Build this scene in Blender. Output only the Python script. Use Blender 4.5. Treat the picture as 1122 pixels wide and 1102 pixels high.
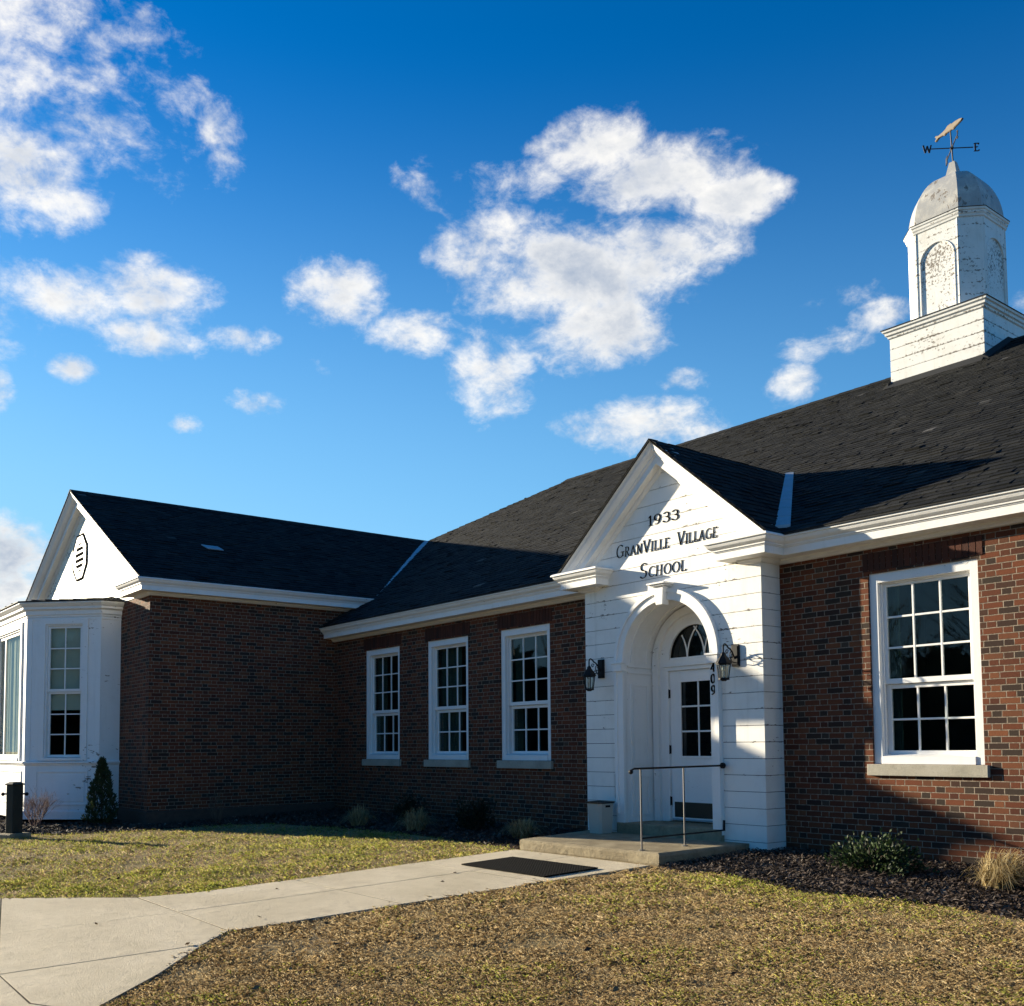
import bpy, bmesh, math, random
import numpy as np
from mathutils import Vector, Matrix

for o in list(bpy.data.objects): bpy.data.objects.remove(o)
SC = bpy.context.scene
COL = SC.collection
R = math.radians
random.seed(7)

# ---------------------------------------------------------------- camera
cam_d = bpy.data.cameras.new('camera'); cam = bpy.data.objects.new('camera', cam_d); COL.objects.link(cam)
CAM = Vector((6.5506, -9.7487, 1.1885))
c_r = Vector((0.62514581, 0.78046263, -0.00841488)); c_u = Vector((0.05350396, -0.03209544, 0.99805171)); c_f = Vector((-0.77867198, 0.62437807, 0.06182217))
m = Matrix.Identity(4)
for i in range(3):
    m[i][0] = c_r[i]; m[i][1] = c_u[i]; m[i][2] = -c_f[i]; m[i][3] = CAM[i]
cam.matrix_world = m
cam_d.sensor_fit = 'HORIZONTAL'; cam_d.sensor_width = 36.0
cam_d.lens = 36.0 * 1107.925 / 1122.0
cam_d.shift_y = 197.2 / 1122.0
cam_d.clip_start = 0.05; cam_d.clip_end = 3000
SC.camera = cam
def pix_dir(px, py):
    return (c_f + c_r * ((px - 561) / 1107.925) + c_u * ((748.195 - py) / 1107.925)).normalized()

# ---------------------------------------------------------------- light
SUN_EL = R(12.6)
sun_h = Vector((-3.03, -1.0, 0)).normalized()
SUN_DIR = Vector((sun_h.x * math.cos(SUN_EL), sun_h.y * math.cos(SUN_EL), math.sin(SUN_EL)))
sl = bpy.data.lights.new('sun', 'SUN'); sl.energy = 5.0; sl.angle = R(0.55); sl.color = (1.0, 0.875, 0.655)
so = bpy.data.objects.new('sun', sl); COL.objects.link(so); so.location = (-30, -15, 20)
so.rotation_euler = SUN_DIR.to_track_quat('Z', 'Y').to_euler()
SC.view_settings.view_transform = 'Standard'; SC.view_settings.look = 'None'
SC.view_settings.gamma = 1.0; SC.view_settings.exposure = 1.35
SKY_STRENGTH = 0.055

def build_world():
    w = bpy.data.worlds.new('World'); SC.world = w; w.use_nodes = True
    nt = w.node_tree; nt.nodes.clear()
    def N(t, **k):
        n = nt.nodes.new(t)
        for a, b in k.items(): setattr(n, a, b)
        return n
    def L(a, b): nt.links.new(a, b)
    def M(op, a, b=None, c=None, clamp=False):
        n = N('ShaderNodeMath', operation=op, use_clamp=clamp)
        for i, x in enumerate((a, b, c)):
            if x is None: continue
            if isinstance(x, (int, float)): n.inputs[i].default_value = x
            else: L(x, n.inputs[i])
        return n.outputs[0]
    out = N('ShaderNodeOutputWorld'); bg = N('ShaderNodeBackground'); bg.inputs[1].default_value = SKY_STRENGTH
    L(bg.outputs[0], out.inputs[0])
    sky = N('ShaderNodeTexSky', sky_type='NISHITA', sun_disc=False)
    sky.sun_elevation = SUN_EL; sky.sun_rotation = math.atan2(sun_h.x, sun_h.y)
    sky.altitude = 200; sky.air_density = 1.0; sky.dust_density = 0.4; sky.ozone_density = 3.0
    hs = N('ShaderNodeHueSaturation'); hs.inputs['Saturation'].default_value = 1.26; hs.inputs['Value'].default_value = 1.14
    tint = N('ShaderNodeMix', data_type='RGBA', blend_type='MULTIPLY'); tint.inputs['Factor'].default_value = 1.0; tint.inputs['B'].default_value = (.66, .89, 1.16, 1)
    L(sky.outputs[0], tint.inputs['A']); L(tint.outputs['Result'], hs.inputs['Color'])
    tc0 = N('ShaderNodeTexCoord'); sx = N('ShaderNodeSeparateXYZ'); L(tc0.outputs['Generated'], sx.inputs[0])
    hz = N('ShaderNodeMapRange', interpolation_type='SMOOTHSTEP'); hz.inputs['From Min'].default_value = .60; hz.inputs['From Max'].default_value = .04; L(sx.outputs['Z'], hz.inputs['Value'])
    sd = N('ShaderNodeVectorMath', operation='DOT_PRODUCT'); L(tc0.outputs['Generated'], sd.inputs[0]); sd.inputs[1].default_value = SUN_DIR
    hf = M('MULTIPLY', hz.outputs[0], M('MULTIPLY_ADD', M('MAXIMUM', sd.outputs['Value'], 0.0), .85, .36), clamp=True)
    hmix = N('ShaderNodeMix', data_type='RGBA'); L(hf, hmix.inputs['Factor']); L(hs.outputs[0], hmix.inputs['A']); hmix.inputs['B'].default_value = (2.4, 5.1, 7.3, 1)
    tc = N('ShaderNodeTexCoord'); D = tc.outputs['Generated']
    clouds = [  # centre px, radii px, strength
        (40, 15, 120, 50, .60), (90, 100, 140, 90, .36), (150, 45, 70, 40, .52), (20, 185, 80, 52, 1.0), (70, 215, 55, 30, .8), (120, 140, 60, 38, .48), (170, 60, 60, 50, .42), (240, 150, 30, 60, .58), (215, 95, 26, 22, .4), (30, 245, 40, 22, .55),
        (60, 318, 110, 34, 1.1), (165, 320, 70, 40, 1.15), (165, 368, 60, 28, .95), (268, 372, 46, 16, .6), (76, 402, 26, 16, .75), (287, 442, 32, 17, .85),
        (372, 325, 62, 42, 1.2), (450, 362, 54, 28, 1.05), (535, 275, 66, 52, 1.2), (620, 300, 130, 58, 1.45), (720, 290, 95, 54, 1.3), (655, 355, 84, 50, 1.1),
        (660, 155, 70, 38, 1.0), (725, 190, 95, 46, 1.15), (800, 215, 52, 30, 1.0), (600, 160, 34, 12, .5), (535, 408, 48, 42, .68), (705, 462, 84, 30, 1.15), (660, 470, 36, 20, .8), (760, 470, 36, 16, .6),
        (900, 376, 52, 24, .62), (962, 347, 42, 17, .72), (868, 418, 32, 24, .68), (745, 416, 28, 14, .6), (905, 330, 40, 18, .5),
        (12, 625, 60, 62, 1.2), (545, 195, 70, 22, .42), (495, 215, 40, 20, .38), (345, 395, 20, 16, .42), (0, 430, 16, 30, .7), (205, 465, 14, 10, .45), (-120, 300, 160, 120, 1.0), (1300, 300, 160, 60, .9)]
    acc = None
    Z = Vector((0, 0, 1))
    for (px, py, rx, ry, s) in clouds:
        c = pix_dir(px, py); k = 1 / (c_f.dot(c) and (1 / c.dot(c_f)))
        ln = 1107.925 / c.dot(c_f)
        rt = c.cross(Z).normalized(); up = rt.cross(c)
        va = N('ShaderNodeVectorMath', operation='DOT_PRODUCT'); L(D, va.inputs[0]); va.inputs[1].default_value = rt * (ln / rx)
        vb = N('ShaderNodeVectorMath', operation='DOT_PRODUCT'); L(D, vb.inputs[0]); vb.inputs[1].default_value = up * (ln / ry)
        q = M('MULTIPLY', va.outputs['Value'], va.outputs['Value'])
        q = M('MULTIPLY_ADD', vb.outputs['Value'], vb.outputs['Value'], q)
        q = M('MULTIPLY_ADD', q, -s * 0.9, s)
        acc = q if acc is None else M('SMOOTH_MAX', acc, q, 0.10)
    acc = M('MAXIMUM', acc, -1.2)
    def fbm(vec, scale, detail, rough, dist=0.0):
        n = N('ShaderNodeTexNoise'); n.inputs['Scale'].default_value = scale; n.inputs['Detail'].default_value = detail
        n.inputs['Roughness'].default_value = rough; n.inputs['Distortion'].default_value = dist
        L(vec, n.inputs['Vector']); return n.outputs['Fac']
    mp = N('ShaderNodeMapping'); mp.inputs['Scale'].default_value = (1, 1, 1.55); L(D, mp.inputs['Vector'])
    P = mp.outputs[0]
    sh = N('ShaderNodeVectorMath', operation='ADD'); L(P, sh.inputs[0]); sh.inputs[1].default_value = Vector((-0.022, -0.014, 0.034))
    n1 = fbm(P, 9.0, 12, 0.62, 0.18); n2 = fbm(sh.outputs[0], 9.0, 6, 0.58, 0.18)
    n3 = fbm(P, 34.0, 8, 0.66, 0.3); n4 = fbm(sh.outputs[0], 34.0, 4, 0.6, 0.3)
    big = fbm(P, 4.0, 3, 0.5)
    def dens(n, m_):
        t = M('MULTIPLY_ADD', n, 4.0, -2.22)
        t = M('MULTIPLY_ADD', M('SUBTRACT', m_, 0.5), 1.7, t)
        return M('ADD', t, acc)
    d1 = dens(n1, n3); d2 = dens(n2, n4)
    alpha = N('ShaderNodeMapRange', interpolation_type='SMOOTHSTEP'); alpha.inputs['From Min'].default_value = -0.28; alpha.inputs['From Max'].default_value = 1.05
    L(d1, alpha.inputs['Value'])
    lit = M('SUBTRACT', d1, d2); lit = M('MULTIPLY_ADD', lit, 0.45, 0.74)
    thick = N('ShaderNodeMapRange', interpolation_type='SMOOTHSTEP'); thick.inputs['From Min'].default_value = 0.55; thick.inputs['From Max'].default_value = 1.55
    L(d1, thick.inputs['Value'])
    lit = M('SUBTRACT', lit, M('MULTIPLY', thick.outputs[0], 0.66)); lit = M('ADD', lit, M('MULTIPLY_ADD', big, 0.9, -0.42), clamp=True)
    mix = N('ShaderNodeMix', data_type='RGBA'); L(lit, mix.inputs['Factor'])
    mix.inputs['A'].default_value = (2.7, 3.3, 4.3, 1); mix.inputs['B'].default_value = (7.8, 7.6, 7.2, 1)
    fin = N('ShaderNodeMix', data_type='RGBA'); L(M('MULTIPLY', alpha.outputs[0], 0.96), fin.inputs['Factor'])
    L(hmix.outputs['Result'], fin.inputs['A']); L(mix.outputs['Result'], fin.inputs['B'])
    L(fin.outputs['Result'], bg.inputs[0])
build_world()

# ---------------------------------------------------------------- materials
class Mat:
    def __init__(s, name, base=(.5, .5, .5), rough=.7, spec=.5, metal=0.0):
        s.m = bpy.data.materials.new(name); s.m.use_nodes = True; s.nt = s.m.node_tree
        s.b = s.nt.nodes['Principled BSDF']
        s.b.inputs['Base Color'].default_value = (*base, 1); s.b.inputs['Roughness'].default_value = rough
        s.b.inputs['Specular IOR Level'].default_value = spec; s.b.inputs['Metallic'].default_value = metal
    def N(s, t, **k):
        n = s.nt.nodes.new(t)
        for a, b in k.items(): setattr(n, a, b)
        return n
    def L(s, a, b): s.nt.links.new(a, b)
    def M(s, op, a, b=None, c=None, clamp=False):
        n = s.N('ShaderNodeMath', operation=op, use_clamp=clamp)
        for i, x in enumerate((a, b, c)):
            if x is None: continue
            if isinstance(x, (int, float)): n.inputs[i].default_value = x
            else: s.L(x, n.inputs[i])
        return n.outputs[0]
    def coord(s, kind='Object', scale=(1, 1, 1)):
        tc = s.N('ShaderNodeTexCoord'); mp = s.N('ShaderNodeMapping'); mp.inputs['Scale'].default_value = scale
        s.L(tc.outputs[kind], mp.inputs['Vector']); return mp.outputs[0]
    def noise(s, vec, scale, detail=5, rough=.55, dist=0):
        n = s.N('ShaderNodeTexNoise'); n.inputs['Scale'].default_value = scale; n.inputs['Detail'].default_value = detail
        n.inputs['Roughness'].default_value = rough; n.inputs['Distortion'].default_value = dist
        if vec is not None: s.L(vec, n.inputs['Vector'])
        return n.outputs['Fac']
    def step(s, v, a, b):
        n = s.N('ShaderNodeMapRange', interpolation_type='SMOOTHSTEP'); n.inputs['From Min'].default_value = a; n.inputs['From Max'].default_value = b
        s.L(v, n.inputs['Value']); return n.outputs[0]
    def mix(s, f, a, b, mode='MIX'):
        n = s.N('ShaderNodeMix', data_type='RGBA', blend_type=mode)
        for key, x in (('Factor', f), ('A', a), ('B', b)):
            if isinstance(x, tuple): n.inputs[key].default_value = (*x, 1) if len(x) == 3 else x
            elif isinstance(x, (int, float)): n.inputs[key].default_value = x
            else: s.L(x, n.inputs[key])
        return n.outputs['Result']
    def col(s, c): s.L(c, s.b.inputs['Base Color'])
    def bump(s, h, dist=.01, strength=1.0):
        n = s.N('ShaderNodeBump'); n.inputs['Distance'].default_value = dist; n.inputs['Strength'].default_value = strength
        s.L(h, n.inputs['Height']); s.L(n.outputs[0], s.b.inputs['Normal'])
    def ramp(s, v, stops):
        n = s.N('ShaderNodeValToRGB'); e = n.color_ramp.elements
        while len(e) > 1: e.remove(e[0])
        e[0].position = stops[0][0]; e[0].color = (*stops[0][1], 1)
        for p, c in stops[1:]:
            x = e.new(p); x.color = (*c, 1)
        s.L(v, n.inputs['Fac']); return n.outputs['Color']

def paint(name, wear=.5, base=(.80, .79, .77), scale=14.0, stain=.25, aniso=2.2, boards=None):
    M = Mat(name, base, .55, .35)
    o = M.coord('Object', (1, 1, 1))
    st = M.coord('Object', (1.0, 1.0, aniso))
    n_big = M.noise(o, 1.3, 4, .6)
    n_f = M.noise(st, scale, 8, .66, .3)
    # flakes: clustered where the broad noise is high
    t = M.M('MULTIPLY_ADD', n_big, .55, M.M('MULTIPLY', n_f, 1.0))
    if boards:
        sz = M.N('ShaderNodeSeparateXYZ'); M.L(o, sz.inputs[0]); fz_ = M.M('FRACT', M.M('DIVIDE', M.M('SUBTRACT', sz.outputs['Z'], boards[0]), boards[1]))
        ed = M.M('MAXIMUM', M.step(fz_, .16, .0), M.step(fz_, .90, .985)); t = M.M('MULTIPLY_ADD', ed, .115, t)
    flake = M.step(t, 1.02 - .2 * wear, 1.05 - .2 * wear)
    streak = M.noise(M.coord('Object', (9, 9, .7)), 1.0, 5, .6)
    dirt = M.M('MULTIPLY', M.step(streak, .5, .85), stain)
    dirt2 = M.M('MULTIPLY', M.step(M.noise(o, 3.1, 6, .65), .45, .8), stain * .8)
    c = M.mix(dirt, base, (.50, .48, .43)); c = M.mix(dirt2, c, (.60, .57, .50))
    wood = M.ramp(M.noise(st, 40, 4, .6), [(.3, (.12, .10, .085)), (.7, (.34, .30, .25))])
    c = M.mix(flake, c, wood); M.col(c)
    hgt = M.M('MULTIPLY_ADD', flake, -.6, M.M('MULTIPLY_ADD', n_f, .45, M.M('MULTIPLY', M.noise(o, 60, 3, .6), .12)))
    M.bump(hgt, .006, .8)
    return M.m

def brick_mat():
    M = Mat('red_brick', (.2, .07, .04), .88, .25)
    uv = M.N('ShaderNodeUVMap', uv_map='UVMap'); sp = M.N('ShaderNodeSeparateXYZ'); M.L(uv.outputs[0], sp.inputs[0])
    wob = M.noise(uv.outputs[0], 9, 3, .6)
    u = M.M('MULTIPLY_ADD', wob, .006, sp.outputs[0]); v = M.M('MULTIPLY_ADD', wob, .006, sp.outputs[1])
    RH, PU = .0620, .296
    vr = M.M('DIVIDE', v, RH); row = M.M('FLOOR', vr); fv = M.M('SUBTRACT', vr, row)
    odd = M.M('FLOORED_MODULO', row, 2.0)
    rnd = M.N('ShaderNodeTexWhiteNoise', noise_dimensions='1D'); M.L(row, rnd.inputs['W'])
    us = M.M('MULTIPLY_ADD', odd, .148, u); us = M.M('MULTIPLY_ADD', rnd.outputs['Value'], .03, us)
    uq = M.M('DIVIDE', us, PU); cell = M.M('FLOOR', uq); fr = M.M('SUBTRACT', uq, cell)
    ish = M.M('GREATER_THAN', fr, .6667)
    du = M.M('MINIMUM', M.M('MINIMUM', fr, M.M('SUBTRACT', 1.0, fr)), M.M('ABSOLUTE', M.M('SUBTRACT', fr, .6667)))
    du = M.M('MULTIPLY', du, PU)
    dv = M.M('MULTIPLY', M.M('MINIMUM', fv, M.M('SUBTRACT', 1.0, fv)), RH)
    d = M.M('MINIMUM', du, dv)
    rough_n = M.noise(uv.outputs[0], 70, 4, .7)
    d = M.M('ADD', d, M.M('MULTIPLY_ADD', rough_n, .006, -.003))
    br = M.step(d, .0030, .0056)
    cid = M.N('ShaderNodeCombineXYZ'); M.L(M.M('MULTIPLY_ADD', cell, 2.0, ish), cid.inputs[0]); M.L(row, cid.inputs[1])
    wn = M.N('ShaderNodeTexWhiteNoise', noise_dimensions='2D'); M.L(cid.outputs[0], wn.inputs['Vector'])
    hd = M.M('MULTIPLY', ish, .10); val = M.M('ADD', M.M('MULTIPLY', wn.outputs['Value'], .9), hd)
    c = M.ramp(val, [(0.0, (.115, .031, .013)), (.22, (.158, .046, .018)), (.45, (.072, .020, .010)), (.62, (.185, .064, .026)), (.74, (.036, .018, .013)), (.88, (.036, .025, .018)), (1.0, (.078, .050, .034))])
    spk = M.noise(uv.outputs[0], 130, 4, .7)
    c = M.mix(M.M('MULTIPLY', M.step(spk, .45, .75), .45), c, (.020, .012, .010))
    big = M.noise(uv.outputs[0], .8, 4, .6)
    c = M.mix(M.M('MULTIPLY', M.step(big, .45, .75), .3), c, (.024, .014, .011))
    mort = M.mix(M.step(M.noise(uv.outputs[0], 22, 4, .7), .3, .7), (.14, .112, .085), (.34, .275, .21))
    bc = M.mix(br, mort, c)
    wst = M.N('ShaderNodeMapping'); wst.inputs['Scale'].default_value = (2.2, .35, 1); M.L(uv.outputs[0], wst.inputs['Vector'])
    bc = M.mix(M.M('MULTIPLY', M.step(M.noise(wst.outputs[0], 1.0, 6, .65), .5, .8), .4), bc, (.040, .026, .020))
    M.col(bc)
    h = M.M('MULTIPLY_ADD', br, .8, M.M('MULTIPLY', rough_n, .35)); h = M.M('MULTIPLY_ADD', wn.outputs['Value'], .25, h)
    M.bump(h, .008, .9)
    return M.m

def soldier_mat():
    M = Mat('soldier_brick', (.2, .06, .04), .88, .25)
    g = M.N('ShaderNodeNewGeometry')
    c = M.ramp(g.outputs['Random Per Island'], [(0, (.055, .020, .014)), (.4, (.088, .030, .018)), (.7, (.034, .016, .013)), (1, (.066, .026, .017))])
    o = M.coord('Object'); n = M.noise(o, 60, 4, .7)
    M.col(M.mix(M.M('MULTIPLY', n, .35), c, (.03, .015, .012))); M.bump(n, .004)
    return M.m

def slate_mat():
    M = Mat('roof_slate', (.03, .03, .032), .85, .14)
    g = M.N('ShaderNodeNewGeometry'); r = g.outputs['Random Per Island']
    c = M.ramp(r, [(0, (.005, .006, .007)), (.3, (.009, .010, .0105)), (.6, (.013, .0138, .0138)), (.85, (.020, .0205, .0195)), (.9965, (.026, .026, .0245)), (.9985, (.07, .068, .065)), (1, (.12, .115, .11))])
    o = M.coord('Object'); n = M.noise(o, 26, 6, .7); nb = M.noise(o, .9, 4, .6)
    c = M.mix(M.M('MULTIPLY', M.step(nb, .4, .75), .35), c, (.034, .033, .030))
    c = M.mix(M.M('MULTIPLY', M.step(n, .55, .8), .4), c, (.007, .007, .008))
    M.col(c); M.bump(M.M('MULTIPLY_ADD', n, 1.0, M.M('MULTIPLY', M.noise(o, 120, 3, .6), .4)), .008, .7)
    return M.m

def concrete(name, a, b, stain=(.2, .18, .14), scale=1.0, bump=.004, grit=1.0, cracks=False):
    M = Mat(name, a, .88, .25)
    o = M.coord('Object'); n1 = M.noise(o, 1.1 * scale, 6, .65); n2 = M.noise(o, 9 * scale, 5, .65); n3 = M.noise(o, 85, 4, .75)
    c = M.mix(M.step(n1, .35, .7), a, b)
    c = M.mix(M.M('MULTIPLY', M.step(n2, .52, .75), .38), c, stain)
    c = M.mix(M.M('MULTIPLY', M.step(n3, .5, .72), .30 * grit), c, tuple(x * .42 for x in a))
    c = M.mix(M.M('MULTIPLY', M.step(M.noise(o, 95, 2, .6), .62, .72), .4 * grit), c, tuple(min(.7, x * 1.35) for x in b))
    n4 = M.noise(o, 2.7 * scale, 8, .7, .6)
    c = M.mix(M.M('MULTIPLY', M.step(n4, .50, .78), .55), c, stain)
    if cracks:
        ve = M.N('ShaderNodeTexVoronoi', feature='DISTANCE_TO_EDGE'); ve.inputs['Scale'].default_value = .55
        wv = M.N('ShaderNodeVectorMath', operation='ADD'); nz = M.N('ShaderNodeTexNoise'); nz.inputs['Scale'].default_value = 2.5; nz.inputs['Detail'].default_value = 6; M.L(o, nz.inputs['Vector'])
        sc_ = M.N('ShaderNodeVectorMath', operation='SCALE'); sc_.inputs['Scale'].default_value = .55; M.L(nz.outputs['Color'], sc_.inputs[0]); M.L(o, wv.inputs[0]); M.L(sc_.outputs[0], wv.inputs[1]); M.L(wv.outputs[0], ve.inputs['Vector'])
        cr = M.M('MULTIPLY', M.M('SUBTRACT', 1.0, M.step(ve.outputs['Distance'], .001, .006)), M.step(M.noise(o, .9, 3, .5), .52, .60))
        c = M.mix(M.M('MULTIPLY', cr, .85), c, (.09, .075, .055))
    M.col(c); M.bump(M.M('MULTIPLY_ADD', n3, 1.0, M.M('MULTIPLY', n2, 1.2)), bump, 1.0)
    return M.m

def simple(name, c, rough=.5, spec=.5, metal=0, var=.15, scale=12.0, bump=0.0):
    M = Mat(name, c, rough, spec, metal); o = M.coord('Object'); n = M.noise(o, scale, 5, .6)
    M.col(M.mix(M.M('MULTIPLY', n, 1.0), tuple(x * (1 - var) for x in c), tuple(min(1, x * (1 + var)) for x in c)))
    if bump: M.bump(n, bump)
    return M.m

def glass_mat(name, base=(.004, .006, .006), wav=.0006):
    M = Mat(name, base, .02, .5); M.b.inputs['IOR'].default_value = 1.5
    o = M.coord('Object'); M.bump(M.noise(o, 3.5, 2, .5), wav * 14, .12)
    return M.m
def clear_glass(ior=1.5):
    M = Mat('clear_window_glass'); nt = M.nt
    t = M.N('ShaderNodeBsdfTransparent'); t.inputs[0].default_value = (.82, .86, .84, 1)
    gl = M.N('ShaderNodeBsdfGlossy'); gl.inputs['Roughness'].default_value = .02
    fr = M.N('ShaderNodeFresnel'); fr.inputs['IOR'].default_value = ior
    ge = M.N('ShaderNodeNewGeometry'); fo = M.M('MULTIPLY', fr.outputs[0], M.M('SUBTRACT', 1.0, ge.outputs['Backfacing']))
    mx = M.N('ShaderNodeMixShader'); M.L(fo, mx.inputs[0]); M.L(t.outputs[0], mx.inputs[1]); M.L(gl.outputs[0], mx.inputs[2])
    M.L(mx.outputs[0], nt.nodes['Material Output'].inputs[0])
    return M.m
def attr_mat(name, rough=.75, trans=.0, spec=.2):
    M = Mat(name, (.1, .1, .05), rough, spec)
    a = M.N('ShaderNodeAttribute', attribute_name='tint'); M.L(a.outputs['Color'], M.b.inputs['Base Color'])
    if trans:
        tr = M.N('ShaderNodeBsdfTranslucent'); M.L(a.outputs['Color'], tr.inputs[0])
        mx = M.N('ShaderNodeMixShader'); mx.inputs[0].default_value = trans
        M.L(M.b.outputs[0], mx.inputs[1]); M.L(tr.outputs[0], mx.inputs[2]); M.L(mx.outputs[0], M.nt.nodes['Material Output'].inputs[0])
    return M.m

def ground_mat():
    M = Mat('lawn_soil', (.08, .07, .03), .95, .1)
    o = M.coord('Object'); n = M.noise(o, .55, 5, .6); n2 = M.noise(o, 12, 6, .7); n3 = M.noise(o, 90, 4, .7)
    c = M.mix(M.step(n, .38, .66), (.24, .19, .09), (.32, .235, .13))
    c = M.mix(M.M('MULTIPLY', M.step(n2, .45, .7), .7), c, (.11, .075, .04)); c = M.mix(M.M('MULTIPLY', M.step(n3, .5, .7), .6), c, (.50, .39, .23))
    c = M.mix(M.M('MULTIPLY', M.step(M.noise(o, 1.9, 6, .65), .56, .74), .65), c, (.095, .065, .038))
    M.col(c); M.bump(M.M('MULTIPLY_ADD', n2, 1.0, M.M('MULTIPLY_ADD', n3, 1.0, M.M('MULTIPLY', M.noise(o, 260, 2, .6), .5))), .02, 1.0)
    return M.m
def mulch_mat():
    M = Mat('mulch_soil', (.03, .02, .014), .95, .15)
    o = M.coord('Object'); n2 = M.noise(o, 22, 6, .7); n3 = M.noise(o, 80, 4, .7)
    c = M.mix(M.step(n2, .35, .7), (.020, .013, .010), (.055, .036, .026)); c = M.mix(M.M('MULTIPLY', M.step(n3, .6, .75), .6), c, (.12, .09, .07))
    M.col(c); M.bump(M.M('ADD', n2, n3), .03, 1)
    return M.m

MT = {}
MT['siding'] = paint('weathered_white_siding', .16, (.82, .80, .75), 13, .55, 2.6, (-.12, .19))
MT['trim'] = paint('white_trim_paint', .12, (.80, .79, .765), 16, .30)
MT['win'] = paint('white_window_paint', .10, (.80, .795, .78), 18, .16)
MT['bay'] = paint('peeling_bay_paint', .34, (.80, .80, .79), 8, .25)
MT['gable'] = paint('peeling_gable_paint', .85, (.82, .79, .68), 12, .5)
MT['cup'] = paint('flaking_cupola_paint', .52, (.76, .75, .71), 20, .75, 1.3, (7.2, .205))
MT['cup_panel'] = paint('flaking_panel_paint', .95, (.78, .77, .73), 26, .6, .8)
MT['dome'] = paint('stained_dome_paint', .75, (.36, .357, .345), 9, 1.5, .7)
MT['brick'] = brick_mat(); MT['soldier'] = soldier_mat(); MT['slate'] = slate_mat()
MT['path'] = concrete('path_concrete', (.53, .455, .32), (.65, .565, .415), (.36, .30, .205), .9, .014, 1.2)
MT['step'] = concrete('worn_step_concrete', (.25, .205, .13), (.40, .335, .22), (.09, .075, .045), 2.6, .018)
MT['sill'] = concrete('sill_stone', (.34, .315, .25), (.42, .39, .32), (.22, .21, .17), 2.0, .003)
MT['glass'] = glass_mat('dark_window_glass'); MT['clear'] = clear_glass(); MT['screen'] = clear_glass(1.25)
MT['black'] = simple('black_metal', (.010, .010, .011), .6, .2, 0, .3, 20, .001)
MT['iron'] = simple('grey_handrail_metal', (.16, .155, .15), .5, .5, .6, .3, 40, .001)
MT['zinc'] = simple('valley_zinc', (.36, .40, .43), .55, .5, .25, .2, 6, .004)
MT['lead'] = simple('dark_flashing', (.026, .027, .029), .75, .2, 0, .3, 9, .003)
MT['copper'] = simple('weathered_copper', (.19, .15, .11), .7, .3, 0, .35, 16, .002)
MT['vane'] = simple('vane_iron', (.03, .03, .035), .5, .5, .3, .2, 20)
MT['bin'] = simple('beige_bin_plastic', (.44, .41, .35), .5, .4, 0, .08, 6)
MT['liner'] = simple('black_bin_liner', (.012, .012, .012), .35, .5, 0, .3, 20, .004)
MT['rubber'] = simple('black_rubber', (.010, .010, .010), .9, .08, 0, .3, 40)
MT['post'] = simple('dark_green_post', (.018, .023, .018), .6, .35, 0, .25, 10, .001)
MT['letter'] = simple('black_letter_paint', (.014, .013, .012), .9, 0.0, 0, .4, 30)
MT['shade'] = simple('grey_roller_shade', (.66, .65, .55), .9, .1, 0, .1, 5)
MT['curtain'] = simple('cream_curtain', (.78, .72, .55), .9, .1, 0, .2, 5)
MT['base'] = simple('dark_base_course', (.075, .050, .038), .9, .2, 0, .4, 14, .006)
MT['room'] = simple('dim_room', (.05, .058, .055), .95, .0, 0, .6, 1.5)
MT['drape'] = simple('dark_green_drape', (.045, .075, .065), .9, .1, 0, .3, 6)
MT['dark'] = simple('dark_interior', (.012, .013, .013), 1.0, 0.0)
MT['kick'] = simple('dark_kick_plate', (.022, .026, .022), .4, .5, .3, .2)
MT['ground'] = ground_mat(); MT['mulch'] = mulch_mat()
MT['grass'] = attr_mat('turf_blades', .85, .35); MT['chip'] = attr_mat('bark_chips', .75, 0, .35); MT['leaf'] = attr_mat('leaves', .6, .2, .25); MT['twig'] = attr_mat('twigs', .85, 0)
MT['lampglass'] = simple('frosted_lantern_glass', (.55, .56, .52), .15, .5, 0, .1)

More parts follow.
